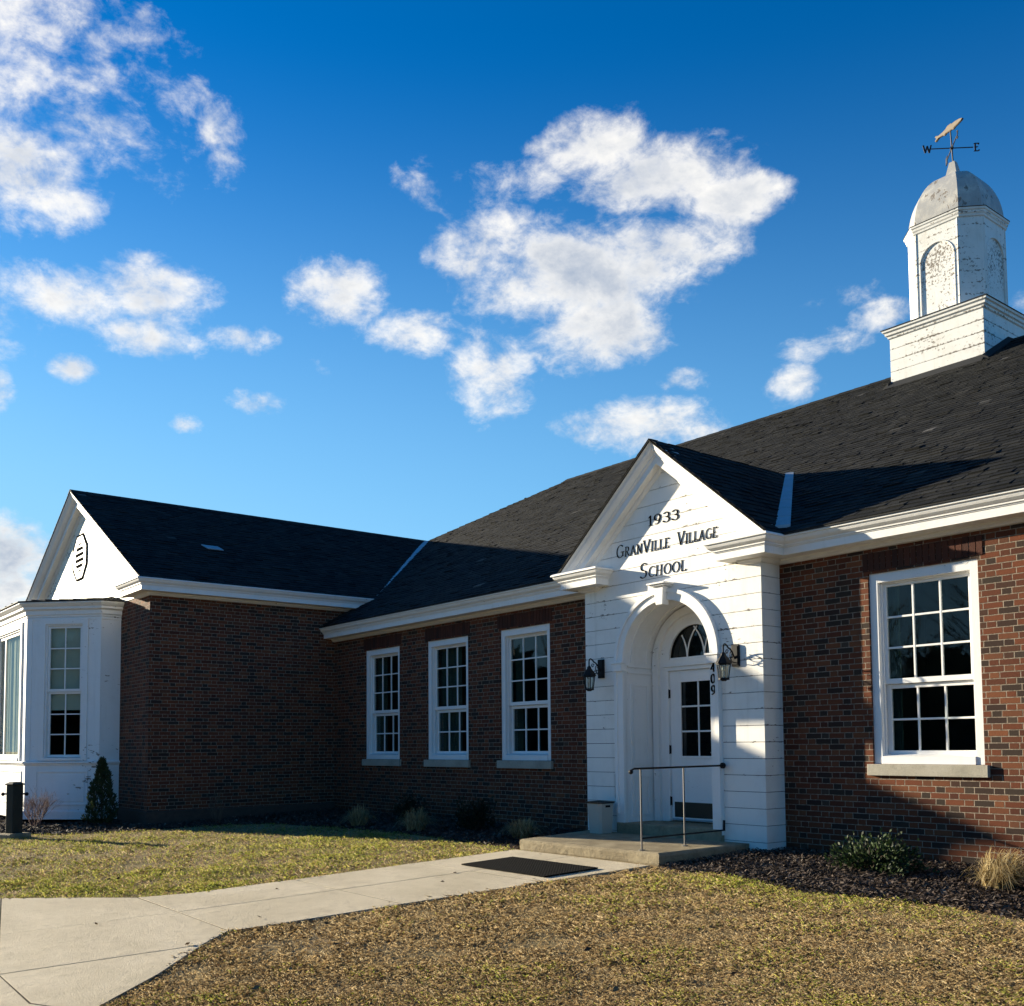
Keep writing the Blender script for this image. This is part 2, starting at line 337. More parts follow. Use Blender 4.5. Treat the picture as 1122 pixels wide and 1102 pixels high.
# ---------------------------------------------------------------- mesh builder
class MB:
    def __init__(s): s.v = []; s.f = []; s.uv = []; s.mi = []
    def poly(s, pts, uvs=None, mi=0):
        i = len(s.v); s.v += [tuple(p) for p in pts]; s.f.append(list(range(i, i + len(pts)))); s.uv.append(uvs); s.mi.append(mi)
    def box(s, x0, y0, z0, x1, y1, z1, mi=0):
        p = [(x0, y0, z0), (x1, y0, z0), (x1, y1, z0), (x0, y1, z0), (x0, y0, z1), (x1, y0, z1), (x1, y1, z1), (x0, y1, z1)]
        i = len(s.v); s.v += p
        for q in ((0, 3, 2, 1), (4, 5, 6, 7), (0, 1, 5, 4), (1, 2, 6, 5), (2, 3, 7, 6), (3, 0, 4, 7)):
            s.f.append([i + k for k in q]); s.uv.append(None); s.mi.append(mi)
    def hexa(s, a, b, mi=0):   # two quads a (back) and b (front), same order
        i = len(s.v); s.v += [tuple(x) for x in a] + [tuple(x) for x in b]; n = len(a)
        s.f.append([i + k for k in reversed(range(n))]); s.f.append([i + n + k for k in range(n)])
        s.uv += [None, None]; s.mi += [mi, mi]
        for k in range(n):
            s.f.append([i + k, i + (k + 1) % n, i + n + (k + 1) % n, i + n + k]); s.uv.append(None); s.mi.append(mi)
    def tube(s, pts, r, n=8, mi=0, cap=True):
        pts = [Vector(p) for p in pts]; rr = r if isinstance(r, (list, tuple)) else [r] * len(pts)
        rings = []; prev = None
        for k, p in enumerate(pts):
            d = (pts[min(k + 1, len(pts) - 1)] - pts[max(k - 1, 0)]).normalized()
            if prev is None:
                a = d.orthogonal().normalized()
            else:
                a = (prev - d * prev.dot(d)); a = a.normalized() if a.length > 1e-6 else d.orthogonal().normalized()
            prev = a; b = d.cross(a); i = len(s.v)
            for q in range(n):
                t = 2 * math.pi * q / n; s.v.append(tuple(p + (a * math.cos(t) + b * math.sin(t)) * rr[k]))
            rings.append(i)
        for k in range(len(rings) - 1):
            for q in range(n):
                s.f.append([rings[k] + q, rings[k] + (q + 1) % n, rings[k + 1] + (q + 1) % n, rings[k + 1] + q]); s.uv.append(None); s.mi.append(mi)
        if cap:
            s.f.append([rings[0] + q for q in reversed(range(n))]); s.f.append([rings[-1] + q for q in range(n)]); s.uv += [None, None]; s.mi += [mi, mi]
    def rings(s, rl, closed_poly=True, cap0=True, cap1=True, mi=0):   # list of rings of equal length
        n = len(rl[0]); base = []
        for rg in rl:
            base.append(len(s.v)); s.v += [tuple(p) for p in rg]
        for k in range(len(rl) - 1):
            for q in range(n if closed_poly else n - 1):
                s.f.append([base[k] + q, base[k] + (q + 1) % n, base[k + 1] + (q + 1) % n, base[k + 1] + q]); s.uv.append(None); s.mi.append(mi)
        if closed_poly and cap0: s.f.append([base[0] + q for q in reversed(range(n))]); s.uv.append(None); s.mi.append(mi)
        if closed_poly and cap1: s.f.append([base[-1] + q for q in range(n)]); s.uv.append(None); s.mi.append(mi)
    def sphere(s, c, r, n=10, k=6, sz=1.0, mi=0):
        s.rings([[(c[0] + r * math.sin(math.pi * j / k) * math.cos(2 * math.pi * q / n), c[1] + r * math.sin(math.pi * j / k) * math.sin(2 * math.pi * q / n), c[2] - r * sz * math.cos(math.pi * j / k)) for q in range(n)] for j in [.05] + list(range(1, k)) + [k - .05]], mi=mi)
    def build(s, name, mats, parent=None, smooth=False, fix=True, bevel=0.0, loc=None):
        me = bpy.data.meshes.new(name); me.from_pydata(s.v, [], s.f)
        if not isinstance(mats, (list, tuple)): mats = [mats]
        for mm in mats: me.materials.append(mm)
        if any(s.mi): me.polygons.foreach_set('material_index', s.mi)
        if any(u is not None for u in s.uv):
            l = me.uv_layers.new(name='UVMap'); k = 0; arr = np.zeros((len(me.loops), 2), dtype=np.float32)
            for f, u in zip(s.f, s.uv):
                for j in range(len(f)):
                    if u is not None: arr[k] = u[j]
                    k += 1
            l.data.foreach_set('uv', arr.ravel())
        me.update()
        if fix:
            bm = bmesh.new(); bm.from_mesh(me); bmesh.ops.recalc_face_normals(bm, faces=bm.faces); bm.to_mesh(me); bm.free()
        if smooth: me.polygons.foreach_set('use_smooth', [True] * len(me.polygons))
        o = bpy.data.objects.new(name, me); COL.objects.link(o)
        if parent is not None: o.parent = parent
        if loc is not None: o.location = loc
        if bevel:
            md = o.modifiers.new('bevel', 'BEVEL'); md.width = bevel; md.segments = 2; md.limit_method = 'ANGLE'; md.angle_limit = R(40)
        return o

def tag(o, label=None, cat=None, group=None, kind=None):
    if label: o['label'] = label
    if cat: o['category'] = cat
    if group: o['group'] = group
    if kind: o['kind'] = kind
    return o
def thing(name, label, cat, loc=(0, 0, 0), group=None):
    o = bpy.data.objects.new(name, None); COL.objects.link(o); o.location = loc; o.empty_display_size = .2
    return tag(o, label, cat, group)

def sweep(mb, path, prof, closed=False, z0=0.0, capends=True):
    """profile (d outward to the right of travel, z) along a plan path with mitres"""
    n = len(path); P = [Vector(p) for p in path]; rl = []
    for i in range(n):
        if closed: a = P[i - 1]; b = P[(i + 1) % n]
        else: a = P[i - 1] if i > 0 else None; b = P[i + 1] if i < n - 1 else None
        d1 = (P[i] - a).normalized() if a is not None else (b - P[i]).normalized()
        d2 = (b - P[i]).normalized() if b is not None else d1
        n1 = Vector((d1.y, -d1.x)); n2 = Vector((d2.y, -d2.x)); mt = (n1 + n2); mt = mt / (mt.dot(n1) if abs(mt.dot(n1)) > 1e-6 else 1)
        rl.append([(P[i].x + mt.x * d, P[i].y + mt.y * d, z0 + z) for d, z in prof])
    if closed: rl.append(rl[0])
    mb.rings(rl, closed_poly=False)
    if not closed and capends:
        mb.poly(rl[0]); mb.poly(rl[-1])

def clip_poly(poly, a, b):
    """keep the side left of a->b"""
    out = []
    def side(p): return (b[0] - a[0]) * (p[1] - a[1]) - (b[1] - a[1]) * (p[0] - a[0])
    for i in range(len(poly)):
        p, q = poly[i], poly[(i + 1) % len(poly)]; sp, sq = side(p), side(q)
        if sp >= 0: out.append(p)
        if (sp >= 0) != (sq >= 0):
            t = sp / (sp - sq); out.append((p[0] + (q[0] - p[0]) * t, p[1] + (q[1] - p[1]) * t))
    return out

def slates(mb, P0, U, V, region, ex=.128, wd=.19, seed=1, skip=None, bases=None):
    rng = random.Random(seed); P0 = Vector(P0); U = Vector(U); V = Vector(V).normalized(); Nn = U.cross(V).normalized()
    us = [p[0] for p in region]; vs = [p[1] for p in region]
    area = sum(region[i][0] * region[(i + 1) % len(region)][1] - region[(i + 1) % len(region)][0] * region[i][1] for i in range(len(region)))
    if area < 0: region = region[::-1]
    for rg_ in (bases or [region]): mb.poly([P0 + U * p[0] + V * p[1] - Nn * .006 for p in rg_])
    r = 0; v = min(vs)
    while v < max(vs):
        u = min(us) - wd + (r % 2) * wd * .5 + rng.uniform(-.05, .05)
        while u < max(us):
            w = wd * rng.uniform(.72, 1.2); jit = rng.uniform(-.014, .008) * (1 if r else 0); lift = .010 + max(0, rng.gauss(0, .0055)); tl = rng.uniform(-.0035, .0035)
            if rng.random() < .02: lift += .009; jit -= rng.uniform(0, .03)
            q = [(u + .002, v + jit), (u + w - .002, v + jit + rng.uniform(-.004, .004)), (u + w - .002, v + ex + .02), (u + .002, v + ex + .02)]
            c = q
            inside = not (skip and skip(u, u + w, v))
            if not inside: c = []
            for i in range(len(region)):
                c = clip_poly(c, region[i], region[(i + 1) % len(region)])
                if len(c) < 3: inside = False; break
            if inside:
                def hh(p): return lift * (1 - (p[1] - v - jit) / (ex + .03)) + .002 + tl * (p[0] - u) / w
                top = [P0 + U * p[0] + V * p[1] + Nn * hh(p) for p in c]
                bot = [P0 + U * p[0] + V * p[1] - Nn * .004 for p in c]
                i0 = len(mb.v); k = len(c); mb.v += [tuple(x) for x in top + bot]
                mb.f.append([i0 + j for j in range(k)]); mb.uv.append(None); mb.mi.append(0)
                for j in range(k):
                    mb.f.append([i0 + j, i0 + k + j, i0 + k + (j + 1) % k, i0 + (j + 1) % k]); mb.uv.append(None); mb.mi.append(0)
            u += w
        v += ex; r += 1

def gz(x, y):
    yy = min(0.0, max(-14.0, y)); return -.02 + .035 * yy

# ================================================================= SETTING: ground, path, beds
def n2(x, y):   # cheap smooth noise
    return (np.sin(x * 1.7 + 1.3 * np.sin(y * .9)) * np.cos(y * 1.9 + .7 * np.sin(x * 1.1)) + .5 * np.sin(x * 4.1 + y * 2.3) * np.sin(y * 3.7 - x * 1.2))
def gzn(x, y):
    x = np.asarray(x, float); y = np.asarray(y, float)
    return -.02 + .035 * np.clip(y, -14, 0)
PATH_L = [(-3.1, -1.98), (-3.1, -4.9), (-3.13, -6.0), (-3.33, -6.45), (-3.85, -6.9), (-4.4, -7.4), (-5.4, -8.2), (-7.0, -9.2), (-9.5, -10.2)]
PATH_R = [(-.86, -1.98), (-.98, -4.9), (-1.0, -6.1), (-1.04, -6.5), (-.67, -6.9), (-.05, -7.39), (.5, -7.95), (1.2, -8.7), (2.2, -9.6), (3.4, -10.2)]
PATH_POLY = PATH_R + PATH_L[::-1]
BED_L = [(-3.22, .3), (-3.22, -1.86), (-4.1, -1.86), (-5.4, -1.72), (-6.9, -1.78), (-8.2, -1.95), (-9.5, -2.2), (-10.1, -3.0), (-10.4, -4.2), (-11.0, -5.15), (-12.2, -5.75), (-13.6, -6.2), (-15.4, -6.4), (-17.5, -6.4), (-20.5, -6.2), (-20.5, .3)]
BED_R = [(-.80, .3), (-.80, -1.92), (-.45, -2.05), (.1, -1.98), (.7, -2.15), (1.28, -2.3), (1.9, -2.22), (2.5, -2.18), (3.2, -2.3), (4.2, -2.35), (6, -2.3), (9, -2.3), (14, -2.3), (14, .3)]
def inpoly(x, y, poly):
    x = np.asarray(x); y = np.asarray(y); r = np.zeros(x.shape, bool); n = len(poly)
    for i in range(n):
        x1, y1 = poly[i]; x2, y2 = poly[(i + 1) % n]
        if y1 == y2: continue
        c = ((y1 > y) != (y2 > y)) & (x < (x2 - x1) * (y - y1) / (y2 - y1) + x1); r ^= c
    return r

def np_mesh(name, V, F4, mat, tint=None, parent=None):
    me = bpy.data.meshes.new(name); nv = len(V); nf = len(F4); k = F4.shape[1]
    me.vertices.add(nv); me.vertices.foreach_set('co', V.astype(np.float32).ravel())
    me.loops.add(nf * k); me.loops.foreach_set('vertex_index', F4.astype(np.int32).ravel())
    me.polygons.add(nf); me.polygons.foreach_set('loop_start', np.arange(0, nf * k, k, dtype=np.int32))
    me.materials.append(mat)
    if tint is not None:
        a = me.color_attributes.new('tint', 'FLOAT_COLOR', 'POINT'); a.data.foreach_set('color', np.concatenate([tint, np.ones((nv, 1))], 1).astype(np.float32).ravel())
    me.update(calc_edges=True); me.validate()
    o = bpy.data.objects.new(name, me); COL.objects.link(o)
    if parent is not None: o.parent = parent
    return o

def build_ground():
    xs = np.unique(np.concatenate([np.linspace(-900, -30, 14), np.arange(-30, 14.01, .5), np.linspace(14, 900, 14)]))
    ys = np.unique(np.concatenate([np.linspace(-900, -14, 14), np.arange(-14, 0.01, .5), np.linspace(0, 900, 14)]))
    X, Y = np.meshgrid(xs, ys); Z = gzn(X, Y)
    V = np.stack([X.ravel(), Y.ravel(), Z.ravel()], 1); w = len(xs)
    I = np.arange((len(ys) - 1) * w).reshape(-1, w)[:, :-1].ravel()
    F = np.stack([I, I + 1, I + 1 + w, I + w], 1)
    tag(np_mesh('ground', V, F, MT['ground']), kind='structure')
build_ground()

def build_path():
    mb = MB(); T = .020
    def slab(poly):
        # shrink a little for the joint
        cx = sum(p[0] for p in poly) / len(poly); cy = sum(p[1] for p in poly) / len(poly)
        def ins(p, e): l = math.hypot(cx - p[0], cy - p[1]); return (p[0] + (cx - p[0]) / l * e, p[1] + (cy - p[1]) / l * e)
        q = [ins(p, .0075) for p in poly]; j = random.uniform(-.0015, .0015); q2 = [ins(p, .010) for p in poly]
        a = [(x, y, gz(x, y) - .08) for x, y in q]; b = [(x, y, gz(x, y) + T - .003 + j) for x, y in q]; c = [(x, y, gz(x, y) + T + j) for x, y in q2]
        mb.rings([a, b, c])
    xm = -2.08
    slab([(-3.1, -3.4), (xm, -3.4), (xm, -1.98), (-3.1, -1.98)]); slab([(xm, -3.4), (-.92, -3.4), (-.86, -1.98), (xm, -1.98)])
    slab([(-3.1, -4.92), (xm - .05, -4.94), (xm, -3.4), (-3.1, -3.4)]); slab([(xm - .05, -4.94), (-.98, -4.95), (-.92, -3.4), (xm, -3.4)])
    slab([(-3.3, -6.45), (xm - .12, -6.47), (xm - .05, -4.94), (-3.1, -4.92), (-3.13, -6.0)]); slab([(xm - .12, -6.47), (-1.04, -6.5), (-1.0, -6.1), (-.98, -4.95), (xm - .05, -4.94)])
    # flared apron toward the pavement
    slab([(-3.3, -6.45), (-3.85, -6.9), (-4.4, -7.4), (-2.34, -7.85), (xm - .12, -6.47)])
    slab([(xm - .12, -6.47), (-2.34, -7.85), (-.85, -8.17), (-.70, -6.85), (-1.04, -6.5)])
    slab([(-.70, -6.85), (-.85, -8.17), (.1, -8.2), (.55, -8.0), (-.05, -7.39)])
    slab([(-4.4, -7.4), (-5.4, -8.2), (-6.3, -8.8), (-2.45, -9.6), (-2.34, -7.85)])
    slab([(-2.34, -7.85), (-2.45, -9.6), (-.75, -9.9), (-.85, -8.17)]); slab([(-.85, -8.17), (-.75, -9.9), (3.0, -10.2), (2.2, -9.6), (1.2, -8.7), (.55, -8.0), (.1, -8.2)])
    slab([(-6.3, -8.8), (-9.5, -10.2), (-9, -12), (-2.6, -12), (-2.45, -9.6)]); slab([(-2.45, -9.6), (-2.6, -12), (4.5, -12), (3.0, -10.2), (-.75, -9.9)])
    tag(mb.build('path', MT['path']), kind='structure')
    # dark earth in the joints
    mb = MB(); mb.poly([(x, y, gz(x, y) + .0172) for x, y in PATH_POLY]); tag(mb.build('path_base', MT['mulch']), kind='structure')
build_path()

def build_bed(poly, name):
    bm = bmesh.new(); vs = [bm.verts.new((x, y, gz(x, y) + .01)) for x, y in poly]; bm.faces.new(vs)
    bmesh.ops.triangulate(bm, faces=bm.faces); me = bpy.data.meshes.new(name); 
    ret = bmesh.ops.extrude_face_region(bm, geom=bm.faces[:])
    for v in [g for g in ret['geom'] if isinstance(g, bmesh.types.BMVert)]: v.co.z -= .05
    bmesh.ops.recalc_face_normals(bm, faces=bm.faces); bm.to_mesh(me); bm.free(); me.materials.append(MT['mulch'])
    o = bpy.data.objects.new(name, me); COL.objects.link(o); tag(o, kind='structure')
build_bed(BED_L, 'planting_bed'); build_bed(BED_R, 'planting_bed')

# ================================================================= SCHOOL BUILDING
SCHOOL = thing('school_building', 'single-storey red brick school with dark slate roof, white arched entrance and white cupola', 'school')
MAIN_K = .5687; MAIN_A = math.atan(MAIN_K); WING_K = .546; WING_A = math.atan(WING_K)
WX0, WX1, WY = -19.33, -11.23, -3.65
WINS = [-10.03, -7.95, -5.905, .530]; WZ0, WZ1, WW = .962, 2.998, 1.20

def brick_walls():
    mb = MB()
    def wall(x0, x1, z0, z1, holes, y):
        xs = sorted({x0, x1, *[h[0] for h in holes], *[h[1] for h in holes]}); zs = sorted({z0, z1, *[h[2] for h in holes], *[h[3] for h in holes]})
        for i in range(len(xs) - 1):
            for j in range(len(zs) - 1):
                cx = (xs[i] + xs[i + 1]) / 2; cz = (zs[j] + zs[j + 1]) / 2
                if any(h[0] < cx < h[1] and h[2] < cz < h[3] for h in holes): continue
                a, b, c, d = xs[i], xs[i + 1], zs[j], zs[j + 1]
                mb.poly([(a, y, c), (b, y, c), (b, y, d), (a, y, d)], [(a, c), (b, c), (b, d), (a, d)])
        for h in holes:
            a, b, c, d = h; e = y + .20
            mb.poly([(a, y, c), (a, y, d), (a, e, d), (a, e, c)], [(0, c), (0, d), (.12, d), (.12, c)]); mb.poly([(b, y, c), (b, e, c), (b, e, d), (b, y, d)], [(0, c), (.12, c), (.12, d), (0, d)])
            mb.poly([(a, y, d), (b, y, d), (b, e, d), (a, e, d)], [(a, 0), (b, 0), (b, .1), (a, .1)]); mb.poly([(a, y, c), (a, e, c), (b, e, c), (b, y, c)], [(a, 0), (a, .1), (b, .1), (b, 0)])
    wall(-11.23, -3.0, -.3, 3.36, [(w, w + WW, WZ0, WZ1) for w in WINS[:3]], 0.0)
    mb.build('brick_wall', MT['brick'], SCHOOL, fix=False); mb = MB()
    wall(-1.2, 14.0, -.3, 3.36, [(w, w + WW, WZ0, WZ1) for w in WINS[3:] + [3.4, 6.2, 9.0]], 0.0)
    mb.poly([(14, 0, -.3), (14, 15, -.3), (14, 15, 3.5), (14, 0, 3.5)], [(0, -.3), (15, -.3), (15, 3.5), (0, 3.5)])
    mb.poly([(14, 15, -.3), (-12, 15, -.3), (-12, 15, 3.5), (14, 15, 3.5)], [(0, -.3), (26, -.3), (26, 3.5), (0, 3.5)])
    mb.build('brick_wall', MT['brick'], SCHOOL, fix=False)
    mb = MB()
    y0, y1 = WY, 1.0
    mb.poly([(WX1, y0, -.3), (WX1, y1, -.3), (WX1, y1, 3.98), (WX1, y0, 3.98)], [(y0 + 40, -.3), (y1 + 40, -.3), (y1 + 40, 3.98), (y0 + 40, 3.98)])
    mb.poly([(-12.9, WY, -.3), (WX1, WY, -.3), (WX1, WY, 3.98), (-12.9, WY, 3.98)], [(-12.9, -.3), (WX1, -.3), (WX1, 3.98), (-12.9, 3.98)])
    mb.build('brick_wall', MT['brick'], SCHOOL, fix=False); mb = MB()
    mb.poly([(WX0, WY, -.3), (-17.7, WY, -.3), (-17.7, WY, 3.98), (WX0, WY, 3.98)], [(WX0, -.3), (-17.7, -.3), (-17.7, 3.98), (WX0, 3.98)])
    mb.poly([(-17.7, WY, 3.6), (-12.9, WY, 3.6), (-12.9, WY, 3.98), (-17.7, WY, 3.98)], [(0, 3.6), (5, 3.6), (5, 3.98), (0, 3.98)])
    mb.poly([(WX0, 12, -.3), (WX0, WY, -.3), (WX0, WY, 3.98), (WX0, 12, 3.98)], [(0, -.3), (15, -.3), (15, 3.98), (0, 3.98)])
    mb.build('brick_wall', MT['brick'], SCHOOL, fix=False)
    mb = MB()   # projecting base course round the wing
    sweep(mb, [(-12.75, WY), (WX1, WY), (WX1, 0)], [(0, .10), (.035, .085), (.035, -.3), (0, -.3)])
    mb.build('foundation', MT['base'], SCHOOL)
brick_walls()

def make_window():
    w, h = WW, WZ1 - WZ0
    YO = .062
    mb = MB()      # casing and jambs
    cw = .095
    mb.box(0, -.035, .0, cw, .11, h); mb.box(w - cw, -.035, .0, w, .11, h); mb.box(cw, -.034, h - .105, w - cw, .11, h - .0005)
    mb.box(cw, -.05, 0.0, w - cw, .11, .075)
    mb.hexa([(cw, -.05, .0751), (w - cw, -.05, .0751), (w - cw, .10, .0751), (cw, .10, .0751)], [(cw, -.05, .08), (w - cw, -.05, .08), (w - cw, .10, .11), (cw, .10, .11)])
    for xx in (cw, w - cw - .018): mb.box(xx, .012, .08, xx + .018, .032, h - .105)     # stop bead
    mb.box(cw + .018, .012, h - .123, w - cw - .018, .032, h - .105)
    mb.v = [(x, y + YO, z) for x, y, z in mb.v]
    win = mb.build('window', MT['win'], None, bevel=.004)
    def sash(z0, z1, nx, nz, y, name='sash'):
        m2 = MB(); x0, x1 = cw + .004, w - cw - .004; st = .052; mu = .021
        m2.box(x0, y, z0, x0 + st, y + .036, z1); m2.box(x1 - st, y, z0, x1, y + .036, z1); m2.box(x0 + st, y + .001, z0, x1 - st, y + .035, z0 + .056); m2.box(x0 + st, y + .001, z1 - .045, x1 - st, y + .035, z1)
        gx0, gx1, gz0, gz1 = x0 + st, x1 - st, z0 + .056, z1 - .045
        for i in range(1, nx):
            xx = gx0 + (gx1 - gx0) * i / nx; m2.box(xx - mu / 2, y + .004, gz0, xx + mu / 2, y + .030, gz1)
        for i in range(1, nz):
            zz = gz0 + (gz1 - gz0) * i / nz; m2.box(gx0, y + .006, zz - mu / 2, gx1, y + .028, zz + mu / 2)
        m2.v = [(x, y + YO, z) for x, y, z in m2.v]
        o = m2.build(name, MT['win'], win, bevel=.003)
        m3 = MB(); m3.box(gx0 - .005, y + YO + .014, gz0 - .005, gx1 + .005, y + YO + .019, gz1 + .005); m3.build('pane', MT['clear'], win)
    sash(.845, h - .107, 3, 3, .035); sash(.085, .842, 3, 2, .074)
    m2 = MB(); m2.box(-.05, -.045, -.122, w + .05, .12, -.002); m2.build('sill', MT['sill'], win, bevel=.006)
    m2 = MB(); nb = 19
    for i in range(nb):
        a = -.06 + (w + .12) * i / nb; b = -.06 + (w + .12) * (i + 1) / nb; jt = random.uniform(0, .003)
        m2.box(a + .005, -.006 - jt, h + .024, b - .005, .03, h + .222 + random.uniform(-.003, .003))
    m2.build('lintel', MT['soldier'], win)
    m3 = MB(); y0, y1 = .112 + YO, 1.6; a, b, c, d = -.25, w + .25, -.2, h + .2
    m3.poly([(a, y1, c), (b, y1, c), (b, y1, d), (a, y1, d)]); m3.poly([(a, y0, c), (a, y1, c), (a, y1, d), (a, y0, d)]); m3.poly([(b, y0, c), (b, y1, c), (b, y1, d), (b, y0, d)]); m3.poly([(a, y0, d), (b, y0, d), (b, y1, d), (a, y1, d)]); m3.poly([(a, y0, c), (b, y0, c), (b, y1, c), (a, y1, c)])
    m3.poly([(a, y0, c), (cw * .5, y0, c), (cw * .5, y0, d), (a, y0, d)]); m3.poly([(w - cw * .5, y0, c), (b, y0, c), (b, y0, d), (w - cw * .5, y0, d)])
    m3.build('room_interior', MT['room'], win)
    m3 = MB(); rl = []
    for zz in (.15, h - .08): rl.append([(cw + .01 + .34 * i / 40, .15 + YO + .012 * math.sin(i * .8), zz) for i in range(41)])
    m3.rings(rl, closed_poly=False); m3.build('curtain', MT['drape'], win)
    return win
WIN0 = make_window(); WIN0.parent = SCHOOL; WIN0.location = (WINS[0], 0, WZ0)
def copy_tree(o, parent):
    c = o.copy(); COL.objects.link(c); c.parent = parent
    for ch in list(o.children): copy_tree(ch, c)
    return c
for x in WINS[1:] + [3.4, 6.2, 9.0]:
    c = copy_tree(WIN0, SCHOOL); c.location = (x, 0, WZ0)
    for ch in c.children:
        if ch.name.startswith('curtain'):
            k_ = {-7.95: (1.9, -.02), -5.905: (.55, .02), .530: (.35, .01)}.get(x, (1.2, 0)); ch.scale.x = k_[0]; ch.location.x = k_[1] - (k_[0] - 1) * .1

CORN = [(0, .012), (.31, .004), (.335, -.012), (.335, -.03), (.315, -.036), (.312, -.05), (.300, -.072), (.275, -.092), (.262, -.100), (.262, -.114), (.246, -.117), (.246, -.128), (.236, -.131), (.236, -.214), (.07, -.218), (.066, -.236), (.05, -.246), (.034, -.264), (0, -.27)]
def cornice(path, ze, name='cornice'):
    mb = MB(); sweep(mb, path, CORN, z0=ze); return mb.build(name, MT['trim'], SCHOOL)
ZE = 3.53; ZW = 4.158
PX0, PX1, PXC, PY = -3.56, -.608, -2.084, -.346
cornice([(-11.228, 0), (PX0, 0), (PX0, PY), (-3.33, PY), (-3.33, PY + .012)], ZE)
cornice([(-.84, PY + .012), (-.84, PY), (PX1, PY), (PX1, 0), (14, 0)], ZE)
cornice([(-11.85, WY + .012), (-11.85, WY), (WX1, WY), (WX1, 1.0)], ZW)
cornice([(WX0, 8), (WX0, WY), (-18.71, WY), (-18.71, WY + .012)], ZW)

